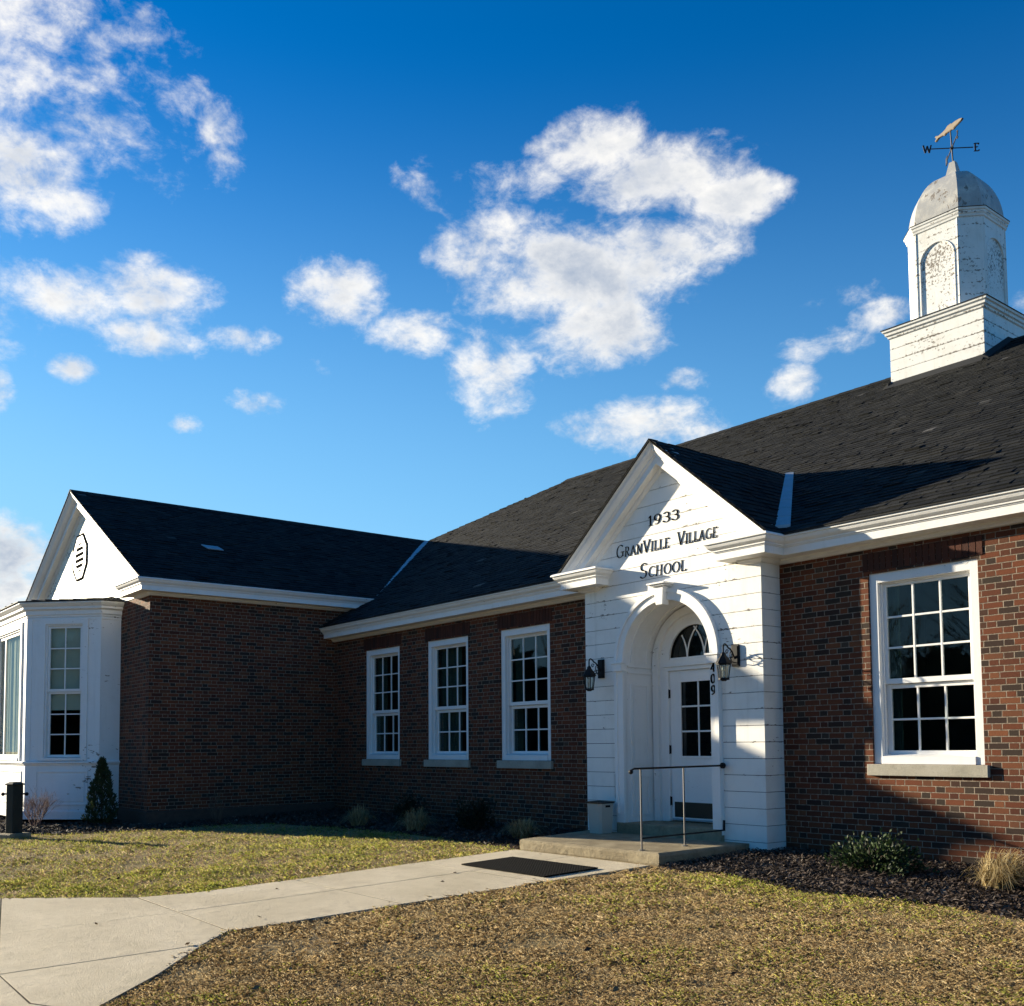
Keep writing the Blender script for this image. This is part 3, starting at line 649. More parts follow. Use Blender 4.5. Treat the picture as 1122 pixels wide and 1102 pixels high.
# ---- roofs
def roofs():
    c, s = math.cos(MAIN_A), math.sin(MAIN_A)
    mb = MB(); reg = [(-11.2, 0), (14.3, 0), (14.3, 7.906 / c), (-12.68, 7.906 / c), (-15.28, 5.30 / c), (-11.2, 1.0 / c)]
    reg = [(-11.2, 0), (14.3, 0), (14.3, 7.906 / c), (-12.68, 7.906 / c), (-15.28, 5.30 / c)]
    vt = 7.906 / c
    slates(mb, (0, -.35, 3.535), (1, 0, 0), (0, c, s), reg, seed=3, skip=lambda a, b, v: b > -3.62 and a < -.55 and v < .55,
           bases=[[(-11.2, 0), (-3.6, 0), (-3.6, vt), (-12.68, vt), (-15.28, 5.30 / c)], [(-3.6, .6), (-.57, .6), (-.57, vt), (-3.6, vt)], [(-.57, 0), (14.3, 0), (14.3, vt), (-.57, vt)]])
    zr = 3.535 + MAIN_K * 7.906
    mb.poly([(-12.68, 7.556, zr - .01), (14.3, 7.556, zr - .01), (14.3, 15.4, 3.6), (-8, 15.4, 3.6)])
    mb.poly([(-15.28, 4.95, 6.52), (-12.68, 7.556, zr - .01), (-8, 15.4, 3.6), (-19.6, 15.4, 4.1), (-19.6, 4.95, 4.16)])
    main = mb.build('roof', MT['slate'], SCHOOL, fix=False)
    mb = MB()   # eave edge strip (dark drip edge of the starter course)
    mb.box(-11.2, -.352, 3.522, -3.75, -.30, 3.534); mb.box(-.40, -.352, 3.522, 14.3, -.30, 3.534); mb.build('drip_edge', MT['lead'], main)
    mb = MB(); k = -12.68
    while k < 14:
        mb.hexa([(k, 7.40, zr - .085 + .012), (k + .34, 7.40, zr - .085 + .010), (k + .34, 7.556, zr + .022), (k, 7.556, zr + .026)], [(k, 7.40, zr - .085 + .026), (k + .34, 7.40, zr - .085 + .024), (k + .34, 7.556, zr + .034), (k, 7.556, zr + .040)]); k += .335
    mb.build('ridge_cap', MT['slate'], main)
    c2, s2 = math.cos(WING_A), math.sin(WING_A)
    mb = MB()
    slates(mb, (-10.91, 0, 4.150), (0, 1, 0), (-c2, 0, s2), [(-3.95, 0), (.78, 0), (4.97, 4.37 / c2), (-3.95, 4.37 / c2)], seed=5)
    slates(mb, (-19.65, 0, 4.150), (0, -1, 0), (c2, 0, s2), [(3.95, 0), (3.95, 4.37 / c2), (-4.97, 4.37 / c2), (-8, 0)], seed=6)
    wing = mb.build('roof', MT['slate'], SCHOOL, fix=False)
    zt = 4.150 + WING_K * 4.37
    mb = MB(); k = -3.95
    while k < 4.7:
        for sg in (1, -1):
            mb.hexa([(-15.28 + sg * .14, k, zt - .066), (-15.28 + sg * .14, k + .33, zt - .068), (-15.28, k + .33, zt + .018), (-15.28, k, zt + .020)], [(-15.28 + sg * .14, k, zt - .052), (-15.28 + sg * .14, k + .33, zt - .054), (-15.28, k + .33, zt + .03), (-15.28, k, zt + .032)])
        k += .33
    mb.build('ridge_cap', MT['slate'], wing)
    mb = MB(); mb.hexa([(-12.62, -2.05, 5.118), (-12.62, -1.72, 5.118), (-12.80, -1.78, 5.216), (-12.80, -2.12, 5.216)], [(-12.615, -2.05, 5.132), (-12.615, -1.72, 5.132), (-12.795, -1.78, 5.230), (-12.795, -2.12, 5.230)])
    mb.build('roof_patch', MT['zinc'], wing)
    # portal gable roof
    kp = .8336; ap = math.atan(kp); c3, s3 = math.cos(ap), math.sin(ap); za = 5.005; half = 1.775
    mb = MB(); ze = za - kp * half
    slates(mb, (PXC + half, 0, ze), (0, 1, 0), (-c3, 0, s3), [(-.60, 0), (-.16, 0), (2.40, half / c3), (-.60, half / c3)], seed=8)
    slates(mb, (PXC - half, 0, ze), (0, -1, 0), (c3, 0, s3), [(.60, 0), (.60, half / c3), (-2.40, half / c3), (.16, 0)], seed=9)
    # slate edge along the rakes
    for sg in (1, -1):
        mb.hexa([(PXC + sg * half, -.60, ze - .022), (PXC, -.60, za - .022), (PXC, -.60, za + .014), (PXC + sg * half, -.60, ze + .014)], [(PXC + sg * half, -.55, ze - .022), (PXC, -.55, za - .022), (PXC, -.55, za + .012), (PXC + sg * half, -.55, ze + .012)])
    por = mb.build('roof', MT['slate'], SCHOOL, fix=False)
    # valleys
    def strip(a, b, w0, w1, dirv, lift, par):
        m2 = MB(); a = Vector(a); b = Vector(b); dv = Vector(dirv).normalized(); up = Vector((0, 0, lift)); n = 7
        for i in range(n):
            p = a.lerp(b, i / n); q = a.lerp(b, (i + 1) / n - .004); wa = w0 + (w1 - w0) * i / n; wb = w0 + (w1 - w0) * (i + 1) / n; e = Vector((0, 0, .004 * (n - i) / n))
            m2.hexa([p + up - dv * wa - Vector((0, 0, .03)), p + up + dv * wa - Vector((0, 0, .03)), q + up + dv * wb - Vector((0, 0, .03)), q + up - dv * wb - Vector((0, 0, .03))], [p + up - dv * wa + e, p + up + dv * wa + e, q + up + dv * wb, q + up - dv * wb])
        m2.build('valley_flashing', MT['zinc'], par)
    strip((-11.10, .85, 4.215), (-15.2, 4.93, 6.53), .14, .10, (1, 1, .05), .028, main)
    strip((-.40, -.20, 3.64), (-2.05, 2.26, 5.02), .085, .055, (1, .55, .0), .03, por)
    strip((-3.768, -.20, 3.64), (-2.11, 2.26, 5.02), .085, .055, (1, -.55, .0), .03, por)
roofs()

RAKE = [(.232, -.006), (.234, .012), (.222, .026), (.212, .042), (.208, .06), (.19, .085), (.165, .105), (.150, .112), (.150, .128), (.136, .131), (.136, .140), (.128, .142), (.128, .215), (.035, .22), (.032, .24), (.015, .262), (0, .268)]
def rake(zc, xa, za, k, y, sc, name='raking_cornice'):
    cs = math.cos(math.atan(k)); mb = MB()
    rl = [[(xa + sg * (za - h * sc / cs - zc) / k, y - d * sc, zc if sg else za - h * sc / cs) for d, h in RAKE] for sg in (-1, 0, 1)]
    mb.rings(rl, closed_poly=False); mb.poly(rl[0]); mb.poly(rl[-1])
    for a, b in ((0, 1), (1, 2)):   # back of the roof edge, up to the slates
        mb.poly([rl[a][0], rl[b][0], (rl[b][0][0], y + .1, rl[b][0][2]), (rl[a][0][0], y + .1, rl[a][0][2])])
    mb.build(name, MT['trim'], SCHOOL)
rake(3.538, PXC, 5.0, .8336, PY, 1.0)
rake(ZW + .004, -15.28, 6.52, WING_K, WY, 1.22)

# ---- portal siding, arch, recess
AR = .735; AZ = 2.262
def portal():
    mb = MB(); kp = .8336
    def half(z):
        if z <= AZ: return AR
        q = AR * AR - (z - AZ) ** 2
        return math.sqrt(q) if q > 0 else 0
    def lim(z):
        zg = 4.985 - .10
        return min((PX1 - PX0) / 2, max(0.0, (zg - z) / kp))
    yb = PY + .018
    def piece(zz, lf, rf):
        f = [(lf(z), PY, z) for z in zz] + [(rf(z), PY, z) for z in reversed(zz)]
        b = [(x, yb, z) for x, y, z in f]
        mb.hexa(b, f)
    z = -.12; bh = .19; gap = .0065; k = 0
    while z < 4.86:
        z0, z1 = z, min(z + bh - gap, 4.87)
        n = 7; top = AZ + AR
        segs = []
        if z0 < top < z1: segs = [(z0, top - 1e-4, True), (top, z1, False)]
        elif z0 < top: segs = [(z0, z1, True)]
        else: segs = [(z0, z1, False)]
        for a, b, hole in segs:
            zz = [a + (b - a) * i / n for i in range(n + 1)]
            if hole:
                piece(zz, lambda q: PXC - lim(q), lambda q: PXC - half(q)); piece(zz, lambda q: PXC + half(q), lambda q: PXC + lim(q))
            else: piece(zz, lambda q: PXC - lim(q), lambda q: PXC + lim(q))
        # side faces
        if z0 < 3.2:
            zt = min(z1, 3.3)
            mb.box(PX1 - .018, PY + .0185, z0, PX1 - .0005, .0, zt); mb.box(PX0 + .0005, PY + .0185, z0, PX0 + .018, .0, zt)
        z += bh
    o = mb.build('entrance_portal', MT['siding'], SCHOOL)
    # dark backing behind the board joints
    mb = MB(); n = 90; zb = [-.12 + (AZ + AR + .12) * i / n for i in range(n + 1)]
    for sg in (-1, 1):
        pts = [(PXC + sg * (half(q) + .002), yb + .001, q) for q in zb] + [(PXC, yb + .001, 4.86), (PXC + sg * lim(3.3), yb + .001, 3.4), (PXC + sg * 1.47, yb + .001, 3.3), (PXC + sg * 1.47, yb + .001, -.12)]
        for i in range(len(zb) - 1): mb.poly([(PXC + sg * (half(zb[i]) + .05), yb + .001, zb[i]), (PXC + sg * 1.46, yb + .001, zb[i]), (PXC + sg * 1.46, yb + .001, zb[i + 1]), (PXC + sg * (half(zb[i + 1]) + .05), yb + .001, zb[i + 1])])
    mb.poly([(PXC - 1.46, yb + .001, AZ + AR), (PXC + 1.46, yb + .001, AZ + AR), (PXC + 1.46, yb + .001, 3.25), (PXC, yb + .001, 4.86), (PXC - 1.46, yb + .001, 3.25)])
    mb.build('siding_backing', MT['dark'], o)
    # arch trim
    def ring(mb, r0, r1, y0, y1, zs, zb, n=40, xc=PXC):
        A = [math.pi * i / n for i in range(n + 1)]
        def cr(r): return [(xc + r, zb)] + [(xc + r * math.cos(t), zs + r * math.sin(t)) for t in A] + [(xc - r, zb)]
        a, b = cr(r0), cr(r1)
        for i in range(len(a) - 1):
            mb.hexa([(a[i][0], y1, a[i][1]), (b[i][0], y1, b[i][1]), (b[i + 1][0], y1, b[i + 1][1]), (a[i + 1][0], y1, a[i + 1][1])], [(a[i][0], y0, a[i][1]), (b[i][0], y0, b[i][1]), (b[i + 1][0], y0, b[i + 1][1]), (a[i + 1][0], y0, a[i + 1][1])])
    mb = MB(); ring(mb, AR - .002, AR + .135, PY - .045, PY + .01, AZ, .12); ring(mb, AR + .09, AR + .137, PY - .066, PY - .0452, AZ, .30)
    mb.build('arch_trim', MT['trim'], o)
    mb = MB()
    for sg in (-1, 1):
        x = PXC + sg * (AR + .065); mb.box(x - .085, PY - .085, AZ - .115, x + .085, PY, AZ - .02); mb.box(x - .10, PY - .10, AZ - .0195, x + .10, PY, AZ + .005)
        mb.build('impost_block', MT['trim'], o, bevel=.004); mb = MB()
    mb = MB(); f = PY - .115
    mb.hexa([(PXC - .055, PY, 2.93), (PXC + .055, PY, 2.93), (PXC + .085, PY, 3.16), (PXC - .085, PY, 3.16)], [(PXC - .055, f, 2.93), (PXC + .055, f, 2.93), (PXC + .085, f - .015, 3.16), (PXC - .085, f - .015, 3.16)])
    mb.box(PXC - .12, f - .045, 3.161, PXC + .12, PY, 3.182); mb.box(PXC - .15, f - .07, 3.1825, PXC + .15, PY, 3.205)
    mb.build('keystone', MT['trim'], o, bevel=.004)
    # recess: reveals, vault and back wall
    yd = .20; mb = MB(); n = 32
    A = [math.pi * i / n for i in range(n + 1)]
    cr = [(PXC + AR, .16)] + [(PXC + AR * math.cos(t), AZ + AR * math.sin(t)) for t in A] + [(PXC - AR, .16)]
    for i in range(len(cr) - 1): mb.poly([(cr[i][0], PY - .02, cr[i][1]), (cr[i + 1][0], PY - .02, cr[i + 1][1]), (cr[i + 1][0], yd + .1, cr[i + 1][1]), (cr[i][0], yd + .1, cr[i][1])])
    # panel mouldings on both reveals
    for sg in (-1, 1):
        xi = PXC + sg * AR; t = .014
        def bar(ya, za, yb2, zb2, th=t): mb.box(min(xi, xi - sg * th), ya, za, max(xi, xi - sg * th), yb2, zb2)
        for (za, zb2) in ((.26, .78), (.92, 1.98)):
            ya, yb2 = PY + .10, yd - .12
            bar(ya, za, ya + .022, zb2); bar(yb2 - .022, za, yb2, zb2); bar(ya + .022, za, yb2 - .022, za + .022); bar(ya + .022, zb2 - .022, yb2 - .022, zb2)
            bar(ya + .055, za + .055, yb2 - .055, zb2 - .055, .008)
        bar(PY + .04, 2.12, yd, 2.145, .022); bar(PY + .04, 2.20, yd, 2.225, .026); bar(PY + .04, .16, yd, .215, .016)
    for (r0, ya, yb2) in ((AR - .016, PY + .10, PY + .125), (AR - .016, yd - .145, yd - .12)):   # vault ribs
        for i in range(n):
            t0, t1 = A[i], A[i + 1]
            P = lambda r, t, y: (PXC + r * math.cos(t), y, AZ + r * math.sin(t))
            mb.hexa([P(AR, t0, yb2), P(r0, t0, yb2), P(r0, t1, yb2), P(AR, t1, yb2)], [P(AR, t0, ya), P(r0, t0, ya), P(r0, t1, ya), P(AR, t1, ya)])
    # back wall round the door and fanlight
    dl, dr = PXC - .455, PXC + .455; fr = .43; fz = 2.30
    mb.box(PXC - AR - .01, yd, .16, dl - .05, yd + .08, fz - .001); mb.box(dr + .05, yd, .16, PXC + AR + .01, yd + .08, fz - .001)
    for i in range(n):
        t0, t1 = A[i], A[i + 1]; Q = lambda r, t, y: (PXC + r * math.cos(t), y, fz + r * math.sin(t))
        mb.hexa([Q(fr + .02, t0, yd + .08), Q(AR + .02, t0, yd + .08), Q(AR + .02, t1, yd + .08), Q(fr + .02, t1, yd + .08)], [Q(fr + .02, t0, yd), Q(AR + .02, t0, yd), Q(AR + .02, t1, yd), Q(fr + .02, t1, yd)])
    for sg in (-1, 1):   # pilasters
        x = PXC + sg * (AR - .07); mb.box(x - .05, yd - .05, .16, x + .05, yd - .0005, AZ); mb.box(x - .062, yd - .06, AZ - .10, x + .062, yd - .0005, AZ - .07)
    ring(mb, AR - .12, AR - .02, yd - .05, yd - .0005, AZ + .0005, AZ, 32)
    ring(mb, fr - .001, fr + .055, yd - .028, yd - .0006, fz, 2.28, 28)
    mb.build('entry_recess', MT['trim'], o)
    mb = MB()
    for sg in (-1, 1):
        x = PXC + sg * .48; mb.box(x - .027, yd - .03, .19, x + .027, yd + .07, 2.15)
    mb.box(PXC - .507, yd - .03, 2.1505, PXC + .507, yd + .07, 2.20); mb.box(PXC - .53, yd - .055, 2.2005, PXC + .53, yd + .07, 2.225); mb.box(PXC - .507, yd - .025, 2.2255, PXC + .507, yd + .07, 2.30)
    mb.build('door_frame', MT['trim'], o, bevel=.003)
    # fanlight
    mb = MB(); R0 = .43; xs = [-.43 + .86 * i / 3 for i in range(4)]
    def arc(x0, dirn, Rr):
        pts = []; cxx = x0 + dirn * Rr
        for i in range(15):
            t = math.pi - i * (math.pi / 2) / 14
            x = cxx + dirn * Rr * math.cos(t); zz = Rr * math.sin(t)
            if x * x + zz * zz > (R0 - .004) ** 2 and i: break
            pts.append((PXC + x, yd + .012, fz + zz))
        return pts
    for i, x0 in enumerate(xs):
        for dirn in (1, -1):
            p = arc(x0, dirn, .58)
            if len(p) > 2: mb.tube(p, .0105, 6)
    mb.box(PXC - R0, yd - .006, fz, PXC + R0, yd + .03, fz + .02)
    fan = mb.build('fanlight', MT['win'], SCHOOL)
    mb = MB(); n = 24; mb.poly([(PXC + (R0 + .02) * math.cos(math.pi * i / n), yd + .026, fz + (R0 + .02) * math.sin(math.pi * i / n)) for i in range(n + 1)]); mb.build('pane', MT['glass'], fan)
    # door
    x0, x1, z0, z1, y = PXC - .45, PXC + .45, .20, 2.147, yd + .005
    gx0, gx1, g0, g1 = -2.345, -1.77, 1.03, 2.0
    mb = MB(); e = y + .045
    mb.box(x0, y, z0, gx0, e, z1); mb.box(gx1, y, z0, x1, e, z1); mb.box(gx0, y + .0005, z0, gx1, e, g0); mb.box(gx0, y + .0005, g1, gx1, e, z1)
    bw = .022
    mb.box(gx0 - bw, y - .012, g0 - bw, gx0 + .006, y - .0005, g1 + bw); mb.box(gx1 - .006, y - .012, g0 - bw, gx1 + bw, y - .0005, g1 + bw); mb.box(gx0 + .006, y - .0118, g0 - bw, gx1 - .006, y - .0005, g0 + .006); mb.box(gx0 + .006, y - .0118, g1 - .006, gx1 - .006, y - .0005, g1 + bw)
    xm = (gx0 + gx1) / 2; mb.box(xm - .011, y + .002, g0, xm + .011, y + .022, g1)
    for i in (1, 2):
        zz = g0 + (g1 - g0) * i / 3; mb.box(gx0, y + .003, zz - .011, gx1, y + .021, zz + .011)
    door = mb.build('door', MT['win'], SCHOOL, bevel=.003)
    mb = MB(); mb.box(gx0 - .004, y + .013, g0 - .004, gx1 + .004, y + .018, g1 + .004); mb.build('pane', MT['glass'], door)
    mb = MB(); mb.box(x0 + .05, y - .004, .245, x1 - .05, y - .0008, .44); mb.build('kick_plate', MT['kick'], door)
    mb = MB(); mb.box(x0 + .02, y - .008, .205, x1 - .02, y - .0008, .226); mb.build('door_sweep', MT['zinc'], door)
    for zz in (.45, 1.12, 1.85):
        mb = MB(); mb.box(x0 - .028, y - .018, zz - .055, x0 + .012, y - .006, zz + .055); mb.tube([(x0 - .008, y - .024, zz - .06), (x0 - .008, y - .024, zz + .06)], .009, 8); mb.build('hinge', MT['black'], door)
    mb = MB(); hx = x1 - .07; mb.box(hx - .025, y - .008, .98, hx + .025, y - .0006, 1.18); mb.tube([(hx, y - .006, 1.08), (hx, y - .06, 1.08), (hx - .11, y - .06, 1.08)], .011, 8); mb.build('handle', MT['iron'], door)
    # threshold slab inside the arch
    mb = MB(); mb.box(PXC - AR - .13, PY - .06, -.2, PXC + AR + .13, yd + .1, .183); mb.build('threshold', MT['step'], SCHOOL, bevel=.01)
    mb = MB(); x = PXC - AR - .17; mb.tube([(x, PY - .02, .44), (x, PY - .03, .50), (x, PY - .03, .80), (x, PY - .012, .84)], .007, 6); mb.tube([(x, PY, .52), (x, PY - .035, .52)], .009, 6); mb.build('door_hook', MT['black'], o)
portal()

# ---- lettering (pen strokes)
def ell(cx, cy, rx, ry, a0, a1, n=16): return [(cx + rx * math.cos(R(a0 + (a1 - a0) * i / n)), cy + ry * math.sin(R(a0 + (a1 - a0) * i / n))) for i in range(n + 1)]
def serif(x, y, w=.13): return [(x - w, y), (x + w, y)]
GL = {
    '1': (.30, [[(.04, .80), (.18, 1.0), (.18, 0)], serif(.18, 0, .14)]),
    '9': (.62, [ell(.30, .68, .25, .32, 0, 360, 24), [(.55, .70), (.53, .42), (.42, .14), (.24, .0), (.10, .05)]]),
    '3': (.58, [ell(.26, .74, .24, .26, 150, -80, 16), ell(.26, .26, .28, .28, 88, -160, 18)]),
    '4': (.62, [[(.44, 0), (.44, 1.0), (.02, .30), (.60, .30)]]),
    '0': (.60, [ell(.28, .5, .26, .5, 0, 360, 28)]),
    'G': (.80, [ell(.42, .5, .38, .5, 48, 318, 26), [(.72, .10), (.72, .44)], [(.50, .44), (.86, .44)]]),
    'R': (.68, [[(.12, 0), (.12, 1)], serif(.12, 0), [(.0, 1.0), (.30, 1.0)] + ell(.30, .75, .24, .25, 88, -90, 12) + [(.12, .5)], [(.30, .5), (.66, 0)]]),
    'A': (.74, [[(.04, 0), (.36, 1.0), (.68, 0)], [(.16, .34), (.56, .34)], serif(.04, 0, .09), serif(.68, 0, .09)]),
    'N': (.78, [[(.12, 0), (.12, 1.0), (.64, 0), (.64, 1.0)], serif(.12, 0, .1), serif(.64, 1.0, .1), serif(.06, 1.0, .07)]),
    'V': (.74, [[(.04, 1.0), (.38, 0), (.70, 1.0)], serif(.04, 1.0, .1), serif(.70, 1.0, .09)]),
    'I': (.30, [[(.14, 0), (.14, 1)], serif(.14, 0), serif(.14, 1)]),
    'L': (.58, [[(.12, 1), (.12, 0), (.54, 0), (.56, .14)], serif(.12, 1)]),
    'E': (.60, [[(.12, 0), (.12, 1)], [(.0, 1), (.52, 1), (.52, .86)], [(.12, .52), (.42, .52)], [(.0, 0), (.54, 0), (.56, .14)]]),
    'S': (.58, [ell(.30, .75, .24, .25, 40, 265, 16) + ell(.28, .25, .26, .25, 85, -150, 16)]),
    'C': (.70, [ell(.42, .5, .38, .5, 48, 312, 24)]),
    'H': (.80, [[(.12, 0), (.12, 1)], [(.64, 0), (.64, 1)], [(.12, .5), (.64, .5)], serif(.12, 0, .1), serif(.12, 1, .1), serif(.64, 0, .1), serif(.64, 1, .1)]),
    'O': (.84, [ell(.42, .5, .38, .5, 0, 360, 28)]),
    'W': (1.0, [[(.02, 1), (.26, 0), (.5, .9), (.74, 0), (.98, 1)]]),
}
def glyph_mesh(mb, ch, x, z, h, wscale, to3, thick=.085, th3=.008, slant=0.0):
    w, strokes = GL[ch]; nib = Vector((math.cos(R(20)), math.sin(R(20)))) * thick * .5
    for st in strokes:
        for i in range(len(st) - 1):
            p, q = Vector(st[i]), Vector(st[i + 1]); d = q - p
            if d.length < 1e-6: continue
            pn = Vector((-d.y, d.x)).normalized() * thick * .20
            off = nib if nib.dot(pn) >= 0 else -nib
            off = off + pn * .9
            ex = d.normalized() * thick * .10; p2, q2 = p - ex, q + ex
            qd = [p2 - off, q2 - off, q2 + off, p2 + off]
            pts = [(x + (a.x * wscale + a.y * slant) * h, z + a.y * h) for a in qd]
            mb.hexa([to3(u, v, 0) for u, v in pts], [to3(u, v, th3) for u, v in pts])
    return w * wscale * h
def text_line(txt, x0, x1, z, hs, parent, name, y, slant=.08, gapf=.16, thick=.066):
    widths = [(GL[c][0] if c != ' ' else .38) * h for c, h in zip(txt, hs)]
    tot = sum(widths) + gapf * sum(hs[:-1]) * 1.0; sc = (x1 - x0) / tot; x = x0
    for c, h, w in zip(txt, hs, widths):
        if c != ' ':
            mb = MB(); glyph_mesh(mb, c, x, z, h, sc, lambda u, v, t: (u, y - t, v), thick, .007, slant); mb.build(name, MT['letter'], parent)
        x += (w + gapf * h) * sc
def lettering():
    holder = MB(); holder.box(PXC - .003, PY - .004, 3.60, PXC + .003, PY - .001, 3.606)
    H = bpy.data.objects.new('lettering', None); COL.objects.link(H); H.parent = SCHOOL
    y = PY - .0015
    text_line('1933', -2.345, -1.835, 3.985, [.125] * 4, H, 'numeral', y, .02, .2, .085)
    text_line('GRANVILLE', -2.935, -2.005, 3.652, [.165, .125, .125, .125, .155, .125, .125, .125, .125], H, 'letter', y)
    text_line('VILLAGE', -1.865, -1.235, 3.655, [.16, .125, .125, .125, .125, .125, .125], H, 'letter', y)
    text_line('SCHOOL', -2.515, -1.735, 3.325, [.19, .13, .13, .13, .13, .13], H, 'letter', y)
    Hn = bpy.data.objects.new('house_number', None); COL.objects.link(Hn); Hn.parent = SCHOOL
    for i, c in enumerate('409'):
        mb = MB(); glyph_mesh(mb, c, -1.330, 2.045 - .135 * i, .105, .95, lambda u, v, t: (u, PY - .046 - t, v), .15, .008); mb.build('numeral', MT['letter'], Hn)
lettering()

# ---- wing gable, vent
def gable():
    mb = MB(); y = WY - .012; zb = 3.93; z = zb; bh = .20
    while z < 6.45:
        z1 = min(z + bh - .006, 6.46)
        def lim(q): return max(.0, (6.40 - q) / WING_K)
        a, b = min(4.05, lim(z)), min(4.05, lim(z1)); c = -15.28
        mb.hexa([(c - a, y + .02, z), (c + a, y + .02, z), (c + b, y + .02, z1), (c - b, y + .02, z1)], [(c - a, y, z), (c + a, y, z), (c + b, y, z1), (c - b, y, z1)]); z += bh
    mb.poly([(-19.3, y + .021, zb), (-11.26, y + .021, zb), (-11.26, y + .021, 4.19), (-15.28, y + .021, 6.42), (-19.3, y + .021, 4.19)])
    g = mb.build('gable_siding', MT['gable'], SCHOOL)
    cx, cz = -15.47, 5.20; mb = MB(); yo = y - .001
    oc = lambda rx, rz, yy: [(cx + rx * math.cos(R(22.5 + 45 * i)) * 1.08, yy, cz + rz * math.sin(R(22.5 + 45 * i)) * 1.08) for i in range(8)]
    o1, o2 = oc(.46, .44, yo), oc(.46, .44, yo - .014); i1, i2 = oc(.30, .30, yo), oc(.30, .30, yo - .014)
    for i in range(8):
        j = (i + 1) % 8; mb.hexa([o1[i], o1[j], i1[j], i1[i]], [o2[i], o2[j], i2[j], i2[i]])
    v = mb.build('gable_vent', MT['trim'], SCHOOL)
    mb = MB(); mb.poly(oc(.31, .31, yo - .003)); mb.build('vent_opening', MT['dark'], v)
    mb = MB()
    for k in range(5):
        zz = cz - .24 + .12 * k; hw = .27 if abs(zz - cz) < .18 else .16
        mb.hexa([(cx - hw, yo - .004, zz), (cx + hw, yo - .004, zz), (cx + hw, yo - .004, zz + .03), (cx - hw, yo - .004, zz + .03)], [(cx - hw, yo - .010, zz - .02), (cx + hw, yo - .010, zz - .02), (cx + hw, yo - .010, zz + .012), (cx - hw, yo - .010, zz + .012)])
    mb.build('louvre', MT['trim'], v)
    mb = MB(); o3 = oc(.52, .485, yo - .017); o4 = oc(.44, .445, yo - .017); o5 = oc(.52, .485, yo - .0002); o6 = oc(.44, .445, yo - .0142)
    for i in range(8):
        j = (i + 1) % 8; mb.hexa([o5[i], o5[j], o6[j], o6[i]], [o3[i], o3[j], o4[j], o4[i]])
    mb.build('vent_edge', MT['letter'], v)
gable()

